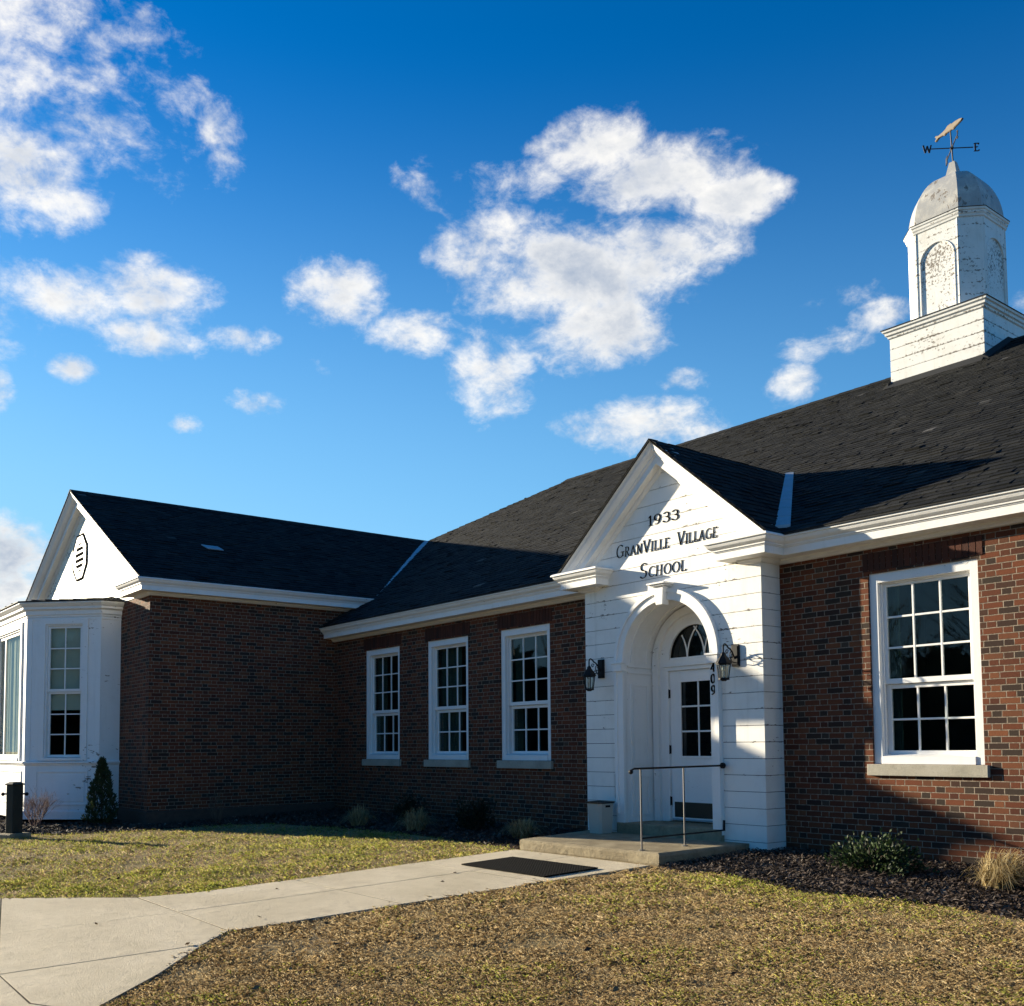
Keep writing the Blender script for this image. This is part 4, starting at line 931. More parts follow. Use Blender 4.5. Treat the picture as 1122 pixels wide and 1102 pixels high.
# ---- bay window
def bay():
    BX, BY0, BY1, BX1 = -12.782, -4.0, -5.03, -13.83; CX = -15.28
    plan = [(BX, WY), (BX, BY0), (BX1, BY1), (2 * CX - BX1, BY1), (2 * CX - BX, BY0), (2 * CX - BX, WY)][::-1]   # outward on the right of travel? -> reversed so right normal points out
    zb, zt = -.10, 3.66
    def face(mb, A, B, holes, th=.05):
        A = Vector(A); B = Vector(B); L = (B - A).length; d = (B - A) / L; nrm = Vector((d.y, -d.x))
        xs = sorted({0, L, *[h[0] for h in holes], *[h[1] for h in holes]}); zs = sorted({zb, zt, *[h[2] for h in holes], *[h[3] for h in holes]})
        for i in range(len(xs) - 1):
            for j in range(len(zs) - 1):
                cx, cz = (xs[i] + xs[i + 1]) / 2, (zs[j] + zs[j + 1]) / 2
                if any(h[0] < cx < h[1] and h[2] < cz < h[3] for h in holes): continue
                p, q = A + d * xs[i], A + d * xs[i + 1]
                mb.poly([(p.x, p.y, zs[j]), (q.x, q.y, zs[j]), (q.x, q.y, zs[j + 1]), (p.x, p.y, zs[j + 1])])
    def fb(mb, A, B, s0, s1, z0, z1, o0, o1):   # box on a face: s along, o outward
        A = Vector(A); B = Vector(B); d = (B - A).normalized(); n = Vector((d.y, -d.x))
        P = lambda s, o, z: ((A + d * s + n * o).x, (A + d * s + n * o).y, z)
        mb.hexa([P(s0, o0, z0), P(s1, o0, z0), P(s1, o0, z1), P(s0, o0, z1)], [P(s0, o1, z0), P(s1, o1, z0), P(s1, o1, z1), P(s0, o1, z1)])
    faces = [(plan[i], plan[i + 1]) for i in range(5)]
    LA = 1.47; LF = 2 * (CX - BX1) * -1
    wA = (LA - 1.10, LA - .36, 1.0, 3.52)       # seen from outside, measured from the left end
    wAl = (.36, 1.10, 1.0, 3.52)
    wF = (.46, LF - .42, 1.0, 3.50)
    mb = MB()
    for i, (A, B) in enumerate(faces):
        hs = {1: [wAl], 2: [wF], 3: [wA]}.get(i, [])
        face(mb, A, B, hs)
    body = mb.build('bay_window', MT['bay'], SCHOOL, fix=False)
    mb = MB()    # mouldings: sill belt, base, corner boards, panels, casings
    path = plan
    sweep(mb, path, [(0, .975), (.05, .965), (.052, .935), (.025, .925), (.018, .90), (0, .895)])
    sweep(mb, path, [(0, .06), (.022, .05), (.022, -.10), (0, -.10)])
    sweep(mb, path, [(0, 3.44 + .2), (.012, 3.638), (.012, 3.60), (0, 3.598)])
    sweep(mb, path, [(0, 3.935), (.17, 3.925), (.17, 3.90), (.155, 3.885), (.12, 3.85), (.10, 3.845), (.10, 3.80), (.05, 3.775), (.045, 3.70), (.02, 3.69), (.018, 3.655), (0, 3.65)])
    for i, (A, B) in enumerate(faces):
        L = (Vector(B) - Vector(A)).length
        if L > .5:
            for (s0, s1) in ((0.0, .10), (L - .10, L)):
                fb(mb, A, B, s0 + .001, s1 - .001, .98, 3.64, 0, .014)
            a, b, z0, z1 = .22, L - .22, .16, .79
            for q in ((a, a + .025, z0, z1), (b - .025, b, z0, z1), (a + .025, b - .025, z0, z0 + .025), (a + .025, b - .025, z1 - .025, z1)): fb(mb, A, B, *q, 0, .016)
            fb(mb, A, B, a + .07, b - .07, z0 + .07, z1 - .07, 0, .009)
        h = {1: wAl, 2: wF, 3: wA}.get(i)
        if h:
            cw = .105
            fb(mb, A, B, h[0] - cw, h[0], h[2] - .02, h[3] + cw, 0, .03); fb(mb, A, B, h[1], h[1] + cw, h[2] - .02, h[3] + cw, 0, .03); fb(mb, A, B, h[0], h[1], h[3], h[3] + cw - .001, 0, .029)
            fb(mb, A, B, h[0], h[1], h[2] - .02, h[2] + .035, -.06, .045)
            for q in ((h[0] - .001, h[0] + .03, h[2] + .036, h[3]), (h[1] - .03, h[1] + .001, h[2] + .036, h[3]), (h[0] + .03, h[1] - .03, h[3] - .03, h[3] + .001)): fb(mb, A, B, *q, -.08, .0295 - .03)
    mb.build('bay_trim', MT['bay'], body, bevel=.003)
    def sash(A, B, h, split, nx, nz1, nz2):
        mb = MB(); gl = MB()
        s0, s1 = h[0] + .032, h[1] - .032
        for (z0, z1, nz, o) in ((h[2] + .04, split, nz2, -.06), (split + .002, h[3] - .032, nz1, -.025)):
            st = .042
            fb(mb, A, B, s0, s0 + st, z0, z1, o - .03, o); fb(mb, A, B, s1 - st, s1, z0, z1, o - .03, o); fb(mb, A, B, s0 + st, s1 - st, z0, z0 + .05, o - .03, o - .001); fb(mb, A, B, s0 + st, s1 - st, z1 - .04, z1, o - .03, o - .001)
            a, b, c, e = s0 + st, s1 - st, z0 + .05, z1 - .04
            for i in range(1, nx): x = a + (b - a) * i / nx; fb(mb, A, B, x - .011, x + .011, c, e, o - .025, o - .004)
            for i in range(1, nz): z = c + (e - c) * i / nz; fb(mb, A, B, a, b, z - .011, z + .011, o - .024, o - .005)
            fb(gl, A, B, a - .004, b + .004, c - .004, e + .004, o - .018, o - .014)
        mb.build('window_sash', MT['win'], body, bevel=.002); gl.build('pane', MT['clear'], body)
    sash(*faces[3], wA, 2.26, 2, 3, 3); sash(*faces[1], wAl, 2.26, 2, 3, 3)
    g2 = MB(); A, B = faces[2]; fr = MB()
    s0, s1, z0, z1 = wF[0] + .03, wF[1] - .03, wF[2] + .036, wF[3] - .03
    for q in ((s0, s0 + .06, z0, z1), (s1 - .06, s1, z0, z1), (s0 + .06, s1 - .06, z0, z0 + .06), (s0 + .06, s1 - .06, z1 - .06, z1)): fb(fr, A, B, *q, -.07, -.03)
    for s_ in ((s0 + s1) / 2 - .45,): fb(fr, A, B, s_ - .03, s_ + .03, z0 + .06, z1 - .06, -.07, -.031)
    fr.build('window_frame', MT['win'], body)
    fb(g2, A, B, s0 + .05, s1 - .05, z0 + .05, z1 - .05, -.055, -.05); g2.build('pane', MT['screen'], body)
    # curtain behind the front window, wavy
    A_ = Vector(A); B_ = Vector(B); d = (B_ - A_).normalized(); n = Vector((d.y, -d.x)); mb = MB(); rl = []
    for z in (z0 - .05, z1 + .05):
        rl.append([((A_ + d * (s0 - .05 + (s1 - s0 + .1) * i / 160) + n * (-.115 + .011 * math.sin(i * .33) + .003 * math.sin(i * .9))).to_tuple() + (z,)) for i in range(161)])
    mb.rings(rl, closed_poly=False); mb.build('curtain', MT['curtain'], body, smooth=True)
    # roller shade drawn half way behind each angled sash
    for (A, B), h in ((faces[3], wA), (faces[1], wAl)):
        mb = MB(); fb(mb, A, B, h[0] + .03, h[1] - .03, 1.92, 3.52, -.13, -.125); mb.build('roller_shade', MT['shade'], body)
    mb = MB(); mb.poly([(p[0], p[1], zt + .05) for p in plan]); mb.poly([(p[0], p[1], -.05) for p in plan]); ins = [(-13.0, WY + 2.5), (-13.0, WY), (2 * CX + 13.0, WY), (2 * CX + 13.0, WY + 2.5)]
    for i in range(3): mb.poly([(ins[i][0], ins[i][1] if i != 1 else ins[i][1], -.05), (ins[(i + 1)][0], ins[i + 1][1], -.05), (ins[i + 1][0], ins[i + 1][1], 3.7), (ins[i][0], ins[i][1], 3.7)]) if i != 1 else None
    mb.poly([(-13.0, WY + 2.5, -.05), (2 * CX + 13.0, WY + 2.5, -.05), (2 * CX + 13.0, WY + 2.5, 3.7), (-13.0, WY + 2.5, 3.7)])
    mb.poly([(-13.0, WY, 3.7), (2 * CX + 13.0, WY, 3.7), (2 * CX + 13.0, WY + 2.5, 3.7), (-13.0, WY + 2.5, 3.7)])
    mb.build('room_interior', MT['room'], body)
    # low metal roof
    mb = MB(); e = .20
    out = []
    P = [Vector(p) for p in plan]
    for i in range(6):
        d1 = (P[i] - P[i - 1]).normalized() if i > 0 else (P[1] - P[0]).normalized(); d2 = (P[i + 1] - P[i]).normalized() if i < 5 else d1
        n1 = Vector((d1.y, -d1.x)); n2_ = Vector((d2.y, -d2.x)); mt = n1 + n2_; mt = mt / mt.dot(n1); q = P[i] + mt * e; out.append(q)
    inn = [Vector((2 * CX + 13.3, WY - .015))] * 2 + [Vector((2 * CX + 14.2, WY - .015)), Vector((-14.2, WY - .015))] + [Vector((-13.3, WY - .015))] * 2
    for i in range(5):
        a, b, c, d_ = out[i], out[i + 1], inn[i + 1], inn[i]
        lo, hi = 3.945, 4.10
        pts = [(a.x, a.y, lo), (b.x, b.y, lo), (c.x, c.y, hi)] + ([(d_.x, d_.y, hi)] if (c - d_).length > 1e-4 else [])
        mb.hexa([(x, y, z - .014) for x, y, z in pts], pts)
        for k in range(1, 6):   # standing seams
            t = k / 6; p0 = a.lerp(b, t); p1 = d_.lerp(c, t)
            mb.tube([(p0.x, p0.y, lo + .012), (p1.x, p1.y, hi + .01)], .012, 5)
    rf = mb.build('bay_roof', MT['lead'], body)
    mb = MB(); mb.hexa([(-13.4, WY - .015, 4.09), (-12.3, WY - .015, 3.99), (-12.3, WY - .015, 4.10), (-13.4, WY - .015, 4.20)], [(-13.4, WY - .05, 4.09), (-12.3, WY - .05, 3.99), (-12.3, WY - .03, 4.10), (-13.4, WY - .03, 4.20)])
    mb.hexa([(-17.2, WY - .015, 4.09), (-13.4, WY - .015, 4.09), (-13.4, WY - .015, 4.20), (-17.2, WY - .015, 4.20)], [(-17.2, WY - .05, 4.09), (-13.4, WY - .05, 4.09), (-13.4, WY - .03, 4.20), (-17.2, WY - .03, 4.20)])
    mb.build('roof_flashing', MT['trim'], body)
bay()

# ---- cupola
CUX, CUY = -2.18, 7.556
def cupola():
    hb = .85; mb = MB(); z = 7.2; bh = .205
    sq = lambda h, z: [(CUX - h, CUY - h, z), (CUX + h, CUY - h, z), (CUX + h, CUY + h, z), (CUX - h, CUY + h, z)]
    while z < 8.46:
        z1 = min(z + bh - .007, 8.47); mb.rings([sq(hb, z), sq(hb, z1)]); z += bh
    mb.rings([sq(hb - .015, 7.2), sq(hb - .015, 8.46)])
    base = mb.build('cupola', MT['cup'], SCHOOL, bevel=.003)
    sqp = [(CUX - hb, CUY - hb), (CUX + hb, CUY - hb), (CUX + hb, CUY + hb), (CUX - hb, CUY + hb)]
    mb = MB(); sweep(mb, sqp, [(0, 8.41), (.025, 8.425), (.03, 8.46), (.06, 8.475), (.065, 8.52), (.095, 8.535), (.10, 8.575), (-.16, 8.60)], closed=True); mb.build('base_moulding', MT['cup'], base)
    mb = MB(); sweep(mb, sqp, [(-.0, 8.606), (.115, 8.582), (.115, 8.572), (.10, 8.574)], closed=True); mb.build('base_cap', MT['lead'], base)
    # lead apron where base meets slates
    mb = MB(); fz = lambda y: 3.535 + MAIN_K * (y + .35)
    y = CUY - hb
    mb.hexa([(CUX - hb - .02, y - .16, fz(y - .16) + .01), (CUX + hb + .02, y - .16, fz(y - .16) + .01), (CUX + hb + .02, y - .004, fz(y) + .06), (CUX - hb - .02, y - .004, fz(y) + .06)], [(CUX - hb - .02, y - .16, fz(y - .16) + .025), (CUX + hb + .02, y - .16, fz(y - .16) + .025), (CUX + hb + .02, y - .014, fz(y) + .075), (CUX - hb - .02, y - .014, fz(y) + .075)])
    for sx in (CUX + hb, CUX - hb):
        sg = 1 if sx > CUX else -1
        mb.hexa([(sx + sg * .003, y - .1, fz(y - .1)), (sx + sg * .10, y - .1, fz(y - .1)), (sx + sg * .10, CUY, fz(CUY)), (sx + sg * .003, CUY, fz(CUY))], [(sx + sg * .003, y - .1, fz(y - .1) + .10), (sx + sg * .10, y - .1, fz(y - .1) + .03), (sx + sg * .10, CUY, fz(CUY) + .03), (sx + sg * .003, CUY, fz(CUY) + .10)])
    mb.build('apron_flashing', MT['lead'], base)
    # octagonal tower
    a, b = .41, .69
    oc = lambda s, z: [(CUX + x * s, CUY + y * s, z) for x, y in ((-a, -b), (a, -b), (b, -a), (b, a), (a, b), (-a, b), (-b, a), (-b, -a))]
    mb = MB(); mb.rings([oc(1 - .016 / b, 8.5), oc(1 - .016 / b, 10.3)], mi=1)
    # face plates with arched recess on the four wide faces
    def plate(to3):
        th = .016; z0, z1 = 8.52, 10.24; hw, sp, zbm = .30, 9.62, 8.70
        n = 18; arc_ = [(hw * math.cos(math.pi * i / n), sp + hw * math.sin(math.pi * i / n)) for i in range(n + 1)]
        def hx(q): mb.hexa([to3(u, th, v) for u, v in q], [to3(u, 0, v) for u, v in q])
        hx([(-a, z0), (-hw, z0), (-hw, sp), (-a, sp)]); hx([(hw, z0), (a, z0), (a, sp), (hw, sp)]); hx([(-hw, z0), (hw, z0), (hw, zbm), (-hw, zbm)])
        hx([(-a, sp), (-hw, sp), (-hw, z1), (-a, z1)]); hx([(hw, sp), (a, sp), (a, z1), (hw, z1)])
        for i in range(n):
            p, q = arc_[i], arc_[i + 1]; hx([(q[0], q[1]), (p[0], p[1]), (p[0], z1), (q[0], z1)])
        # bead round the arch
        pts = [(hw + .012, zbm)] + [((hw + .012) * math.cos(math.pi * i / n), sp + (hw + .012) * math.sin(math.pi * i / n)) for i in range(n + 1)] + [(-hw - .012, zbm)]
        mb.tube([to3(u, -.002, v) for u, v in pts], .010, 6)
        for u in (-a + .03, a - .03): mb.tube([to3(u, -.002, z0), to3(u, -.002, z1)], .011, 6)
    plate(lambda u, d, v: (CUX + u, CUY - b + d, v)); plate(lambda u, d, v: (CUX + b - d, CUY + u, v)); plate(lambda u, d, v: (CUX - u, CUY + b - d, v)); plate(lambda u, d, v: (CUX - b + d, CUY - u, v))
    # chamfer faces
    pl = oc(1, 0)
    for i in (1, 3, 5, 7):
        p, q = pl[i], pl[(i + 1) % 8]; nx, ny = (p[0] + q[0]) / 2 - CUX, (p[1] + q[1]) / 2 - CUY; l = math.hypot(nx, ny); nx, ny = nx / l * .03, ny / l * .03
        mb.hexa([(p[0] - nx, p[1] - ny, 8.52), (q[0] - nx, q[1] - ny, 8.52), (q[0] - nx, q[1] - ny, 10.24), (p[0] - nx, p[1] - ny, 10.24)], [(p[0], p[1], 8.52), (q[0], q[1], 8.52), (q[0], q[1], 10.24), (p[0], p[1], 10.24)])
    mb.build('tower', [MT['cup'], MT['cup_panel']], base)
    pp = [(x, y) for x, y, z in oc(1, 0)]
    mb = MB(); sweep(mb, pp, [(0, 10.20), (.02, 10.215), (.025, 10.245), (.04, 10.265), (.045, 10.30), (.062, 10.315), (.066, 10.35), (-.02, 10.365)], closed=True); mb.build('tower_cornice', MT['cup'], base)
    mb = MB(); sweep(mb, pp, [(0, 10.372), (.074, 10.357), (.074, 10.348), (.066, 10.349)], closed=True); mb.build('cornice_cap', MT['lead'], base)
    mb = MB(); rl = []
    for i in range(15):
        t = i / 14 * math.pi / 2 * .93; s = .985 * math.cos(t) ** .82; rl.append(oc(s, 10.36 + .98 * math.sin(t) ** 1.06))
    rl.insert(0, oc(1.02, 10.35)); mb.rings(rl); mb.build('dome', MT['dome'], base)
    mb = MB(); q = lambda h, z: [(CUX - h, CUY - h, z), (CUX + h, CUY - h, z), (CUX + h, CUY + h, z), (CUX - h, CUY + h, z)]
    mb.rings([q(.115, 11.25), q(.105, 11.34), q(.05, 11.62), q(.03, 11.63)]); mb.build('finial', MT['dome'], base)
cupola()

def weathervane():
    t = thing('weathervane', 'copper fish weathervane with compass letters on top of the white cupola', 'weathervane', (CUX, CUY, 11.6))
    tilt = Vector((-.045, 0, 1)).normalized()
    top = tilt * .66; hub = tilt * .30
    mb = MB(); mb.tube([(0, 0, 0), tuple(top)], .013, 8); mb.sphere(tuple(hub), .035); mb.build('pole', MT['vane'], t)
    E = Vector((math.cos(R(40)), math.sin(R(40)), -.08)).normalized(); Nn = Vector((-math.sin(R(40)), math.cos(R(40)), 0))
    mb = MB(); mb.tube([tuple(hub - E * .36), tuple(hub + E * .36)], .010, 6); mb.tube([tuple(hub - Nn * .36), tuple(hub + Nn * .36)], .010, 6); mb.build('direction_arm', MT['vane'], t)
    for ch, d, rt in (('E', E, E), ('W', -E, E), ('N', Nn, Nn), ('S', -Nn, Nn)):
        c = hub + d * .42; mb = MB(); w = GL[ch][0] * .14
        side = rt.cross(Vector((0, 0, 1))).normalized()
        glyph_mesh(mb, ch, -w / 2, -.07, .14, 1.0, lambda u, v, q: tuple(c + rt * u + Vector((0, 0, 1)) * v + side * (q - .006)), .16, .012); mb.build('letter', MT['vane'], t)
    ax = Vector((.94, -.35, 0)).normalized(); sd = ax.cross(Vector((0, 0, 1)))
    prof = [(-.36, .0), (-.40, .07), (-.385, .085), (-.30, .035), (-.18, .045), (-.12, .062), (-.06, .105), (.03, .10), (.06, .075), (.16, .072), (.26, .05), (.33, .012), (.335, -.005), (.31, -.02), (.32, -.03), (.24, -.055), (.14, -.072), (.10, -.10), (.05, -.075), (-.10, -.062), (-.14, -.085), (-.19, -.05), (-.30, -.03), (-.385, -.075), (-.40, -.06)]
    mb = MB(); c = top + Vector((0, 0, .02))
    k = [Vector((p[0], p[1])) for p in prof]
    for i in range(len(k)):
        pass
    rl = []
    for off, s in ((-.022, .72), (-.012, 1.0), (.012, 1.0), (.022, .72)):
        rl.append([tuple(c + ax * x * .92 + Vector((0, 0, z * s * .74)) + sd * off) for x, z in prof])
    mb.rings(rl); mb.build('fish', MT['copper'], t)
weathervane()

# ================================================================= THINGS
def step_slab():
    mb = MB(); zt = .048; FL, BL, BR, FR = (-3.13, -1.90), (-3.52, PY - .003), (-.86, PY - .003), (-.835, -1.87)
    n = 26; top = []
    rng = random.Random(4)
    P = lambda a, b, t: (a[0] + (b[0] - a[0]) * t, a[1] + (b[1] - a[1]) * t)
    ringp = [P(FL, FR, i / n) for i in range(n)] + [P(FR, BR, i / 10) for i in range(10)] + [P(BR, BL, i / 8) for i in range(8)] + [P(BL, FL, i / 10) for i in range(10)]
    cx, cy = -2.1, -1.1
    def rg(ins, z, jit):
        out = []
        for x, y in ringp:
            dx, dy = cx - x, cy - y; l = math.hypot(dx, dy); j = rng.uniform(0, jit) if y < PY - .05 else 0
            out.append((x + dx / l * (ins + j) * (1 if y < PY - .05 else 0), y + dy / l * (ins + j) * (1 if y < PY - .05 else 0), z + (rng.uniform(-jit, jit) * .3 if z < zt else 0)))
        return out
    mb.rings([rg(.03, -.30, 0), rg(.025, -.10, .006), rg(.006, -.07, .008), rg(.0, zt - .035, .008), rg(.012, zt - .010, .008), rg(.035, zt, .002)], cap1=True)
    o = mb.build('concrete_step', MT['step'], None); tag(o, 'low worn concrete step slab in front of the arched entrance', 'step')
step_slab()

def doormat():
    mb = MB(); x0, x1, y0, y1 = -2.50, -1.10, -3.22, -2.50; nx, ny = 36, 19
    def p(x, y, z): return (x, y, gz(x, y) + .0225 + z)
    def bx(a, b, c, d, z0, z1): mb.hexa([p(a, b, z0), p(c, b, z0), p(c, d, z0), p(a, d, z0)], [p(a, b, z1), p(c, b, z1), p(c, d, z1), p(a, d, z1)])
    bx(x0, y0, x1, y1, .003, .007)
    for i in range(nx + 1): x = x0 + (x1 - x0 - .016) * i / nx; bx(x, y0, x + .016, y1, .0072, .016)
    for j in range(ny + 1): y = y0 + (y1 - y0 - .016) * j / ny; bx(x0, y, x1, y + .016, .0074, .0155)
    o = mb.build('door_mat', MT['rubber'], None); tag(o, 'black rubber grid mat lying on the concrete path before the step', 'mat')
doormat()

def handrail():
    t = thing('handrail', 'thin metal handrail with two posts on the entrance step', 'handrail', (-1.17, -1.1, .04))
    x = 0.0; yo = 1.1; zo = -.04
    P = lambda y, z: (x, y + yo, z + zo)
    for y in (-1.78, -1.09):
        mb = MB(); mb.tube([P(y, .03), P(y, .925)], .0095, 8); mb.tube([P(y, .046), P(y, .056)], .034, 10); mb.build('post', MT['iron'], t)
    mb = MB(); mb.tube([P(-1.93, .895), P(-1.915, .915), P(-1.88, .928), P(-1.1, .932), P(-.40, .935)], .0110, 8); mb.sphere(P(-1.93, .895), .026); mb.tube([P(-.42, .935), P(-.394, .935)], .035, 10); mb.build('top_rail', MT['black'], t)
    mb = MB(); mb.tube([P(-1.78, .175), P(-.395, .185)], .009, 8); mb.tube([P(-.41, .185), P(-.405, .30)], .014, 8); mb.build('lower_rail', MT['black'], t)
handrail()

def bin_():
    t = thing('waste_bin', 'small tapered beige waste bin with black liner beside the entrance arch', 'bin', (-3.06, -.585, .048))
    mb = MB(); rr = lambda h, z, c=.03: [(sx * (h - (c if k else 0)), sy * (h - (0 if k else c)), z) for sx, sy, ks in ((-1, -1, (0, 1)), (1, -1, (1, 0)), (1, 1, (0, 1)), (-1, 1, (1, 0))) for k in ks]
    mb.rings([rr(.115, 0), rr(.135, .36), rr(.137, .39), rr(.142, .39), rr(.142, .402), rr(.130, .402), rr(.128, .37), rr(.11, .02)], cap1=True); mb.build('bin_body', MT['bin'], t, bevel=.003)
    mb = MB(); mb.rings([rr(.1445, .385), rr(.1455, .404), rr(.128, .408), rr(.120, .30)], cap0=False, cap1=True); mb.build('bin_liner', MT['liner'], t)
    mb = MB(); mb.box(.1335, -.04, .335, .1415, .04, .362); mb.build('handle_slot', MT['rubber'], t)
bin_()

def lantern(x, z, label, sgn):
    t = thing('wall_lantern', label, 'lantern', (x, PY, z), 'lanterns beside the entrance arch')
    mb = MB(); mb.box(-.055, -.028, -.125, .055, -.0005, .125); mb.box(-.042, -.036, -.11, .042, -.0285, .11); mb.build('back_plate', MT['black'], t, bevel=.004)
    yb = -.235
    mb = MB(); pts = [(0, -.03, -.04)] + [(0, -.03 - .2 * (i / 10) * .55, -.04 + .12 * math.sin(i / 10 * math.pi / 2)) for i in range(1, 11)]
    pts += [(0, -.14 - .095 * math.sin(a), .08 + .05 * (1 - 0) * math.sin(a * 1.0) * 0 + .045 * math.sin(math.pi * k / 8)) for k, a in [(k, k / 8 * math.pi / 2) for k in range(1, 9)]]
    pts += [(0, yb, .06), (0, yb, .01)]
    mb.tube(pts, .009, 6)
    for (cy, cz, r0, a0, a1) in ((-.085, .0, .045, 60, 470), (-.12, -.055, .032, 200, -150), (-.17, .035, .028, 20, 400)):
        sp = []
        for i in range(22):
            u = i / 21; a = R(a0 + (a1 - a0) * u); r = r0 * (1 - .72 * u); sp.append((0, cy + r * math.cos(a), cz + r * math.sin(a)))
        mb.tube(sp, .0055, 5)
    mb.tube([(0, -.03, -.085), (0, -.08, -.075), (0, -.12, -.03)], .006, 5); mb.build('scroll_arm', MT['black'], t)
    hx = lambda r, zz: [(r * math.cos(R(60 * i + 30)), yb + r * math.sin(R(60 * i + 30)), zz) for i in range(6)]
    mb = MB(); mb.rings([hx(.098, -.105), hx(.096, -.095), hx(.055, -.035), hx(.030, -.005), hx(.028, .012), hx(.008, .035)]); mb.build('lantern_roof', MT['black'], t)
    mb = MB(); a, b = hx(.080, -.105), hx(.056, -.275)
    for i in range(6): mb.tube([a[i], b[i]], .006, 5)
    mb.rings([hx(.084, -.118), hx(.084, -.104)]); mb.rings([hx(.066, -.292), hx(.064, -.27)]); mb.rings([hx(.03, -.305), hx(.035, -.292)])
    mb.build('lantern_cage', MT['black'], t)
    mb = MB(); mb.rings([hx(.074, -.119), hx(.051, -.269)], cap0=False, cap1=False); mb.build('lantern_glass', MT['clear'], t)
    mb = MB(); mb.tube([(0, yb, -.268), (0, yb, -.18)], .012, 8); mb.sphere((0, yb, -.165), .026, sz=1.3); mb.build('bulb', MT['lampglass'], t)
    return t
lantern(-3.245, 2.205, 'black hexagonal wall lantern on the shaded siding left of the arch', 1)
lantern(-.985, 2.215, 'black hexagonal wall lantern right of the arch beside the number 409', -1)

def bollard():
    bx, by = -11.2, -5.78; g = gz(bx, by)
    t = thing('fence_post', 'dark square post with side hooks on the lawn in front of the bay window', 'post', (bx, by, g))
    ro = R(20); c, s = math.cos(ro), math.sin(ro)
    def sq(h, z): return [(c * x - s * y, s * x + c * y, z) for x, y in ((-h, -h), (h, -h), (h, h), (-h, h))]
    mb = MB(); mb.rings([sq(.09, .05), sq(.09, .845)]); mb.build('post_shaft', MT['post'], t, bevel=.008)
    mb = MB(); mb.rings([sq(.105, .845), sq(.107, .865), sq(.06, .895)]); mb.build('post_cap', MT['post'], t, bevel=.005)
    mb = MB(); mb.rings([sq(.185, -.08), sq(.185, .065), sq(.17, .08)]); mb.build('post_base', MT['step'], t, bevel=.008)
    # hooks point along the fence line (seen to both sides of the post)
    d = Vector((c_r.x, c_r.y, 0)).normalized(); sd = Vector((-d.y, d.x, 0))
    for sg in (-1, 1):
        mb = MB(); e = d * sg
        mb.tube([tuple(e * .07 + Vector((0, 0, .70))), tuple(e * .17 + Vector((0, 0, .705)))], .014, 8)
        mb.sphere(tuple(e * .19 + Vector((0, 0, .70))), .030, 10, 6)
        mb.build('hook', MT['black'], t)
bollard()

# ---- vegetation
def tint_mesh(mb, cols, name, mat, parent):
    V = np.array(mb.v); F = np.array(mb.f); return np_mesh(name, V, F, mat, np.array(cols), parent)

def leaf_cloud(pts, dirs, size, rng, cols, jitter=.3, asp=.5):
    n = len(pts); a = rng.normal(size=(n, 3)); a /= np.linalg.norm(a, axis=1, keepdims=True)
    d = dirs + jitter * a; d /= np.linalg.norm(d, axis=1, keepdims=True)
    b = np.cross(d, rng.normal(size=(n, 3))); b /= np.linalg.norm(b, axis=1, keepdims=True)
    L = (size * rng.uniform(.6, 1.25, n))[:, None]; W = L * asp
    V = np.stack([pts, pts + d * L * .5 + b * W * .5, pts + d * L, pts + d * L * .5 - b * W * .5], 1).reshape(-1, 3)
    F = np.arange(n * 4).reshape(n, 4); C = np.repeat(cols, 4, 0)
    return V, F, C

def shrub(name, label, cat, x, y, rx, ry, h, n, size, pal, seed, z=None, group=None, asp=.55):
    rng = np.random.default_rng(seed); g = gz(x, y) + .02
    t = thing(name, label, cat, (x, y, g), group)
    mb = MB(); tips = []
    for i in range(26):
        a = rng.uniform(0, 2 * math.pi); e = rng.uniform(.15, 1.0); r = rng.uniform(.55, 1.05)
        tip = Vector((math.cos(a) * rx * r * math.sqrt(1 - (e * .9) ** 2), math.sin(a) * ry * r * math.sqrt(1 - (e * .9) ** 2), h * e * rng.uniform(.8, 1.08)))
        tips.append(tip); mb.tube([(0, 0, -.02), tuple(tip * .5 + Vector((0, 0, .04))), tuple(tip)], [.012, .007, .003], 5)
    cl = np.tile([[.07, .05, .035]], (len(mb.v), 1)); F = [f for f in mb.f if len(f) == 4]; mb.f = F
    tint_mesh(mb, cl, 'stem', MT['twig'], t)
    ti = rng.integers(0, len(tips), n); T = np.array([tuple(q) for q in tips])[ti]
    s = rng.uniform(.35, 1.08, n)[:, None]; P = T * s + rng.normal(size=(n, 3)) * np.array([rx, ry, h]) * .11; P[:, 2] = np.abs(P[:, 2])
    D = P / (np.linalg.norm(P, axis=1, keepdims=True) + 1e-6) + np.array([0, 0, .4]); pal = np.array(pal); C = pal[rng.integers(0, len(pal), n)] * rng.uniform(.7, 1.25, (n, 1))
    V, F, C = leaf_cloud(P, D, size, rng, C, .8, asp); np_mesh('foliage', V, F, MT['leaf'], C, t)
    return t

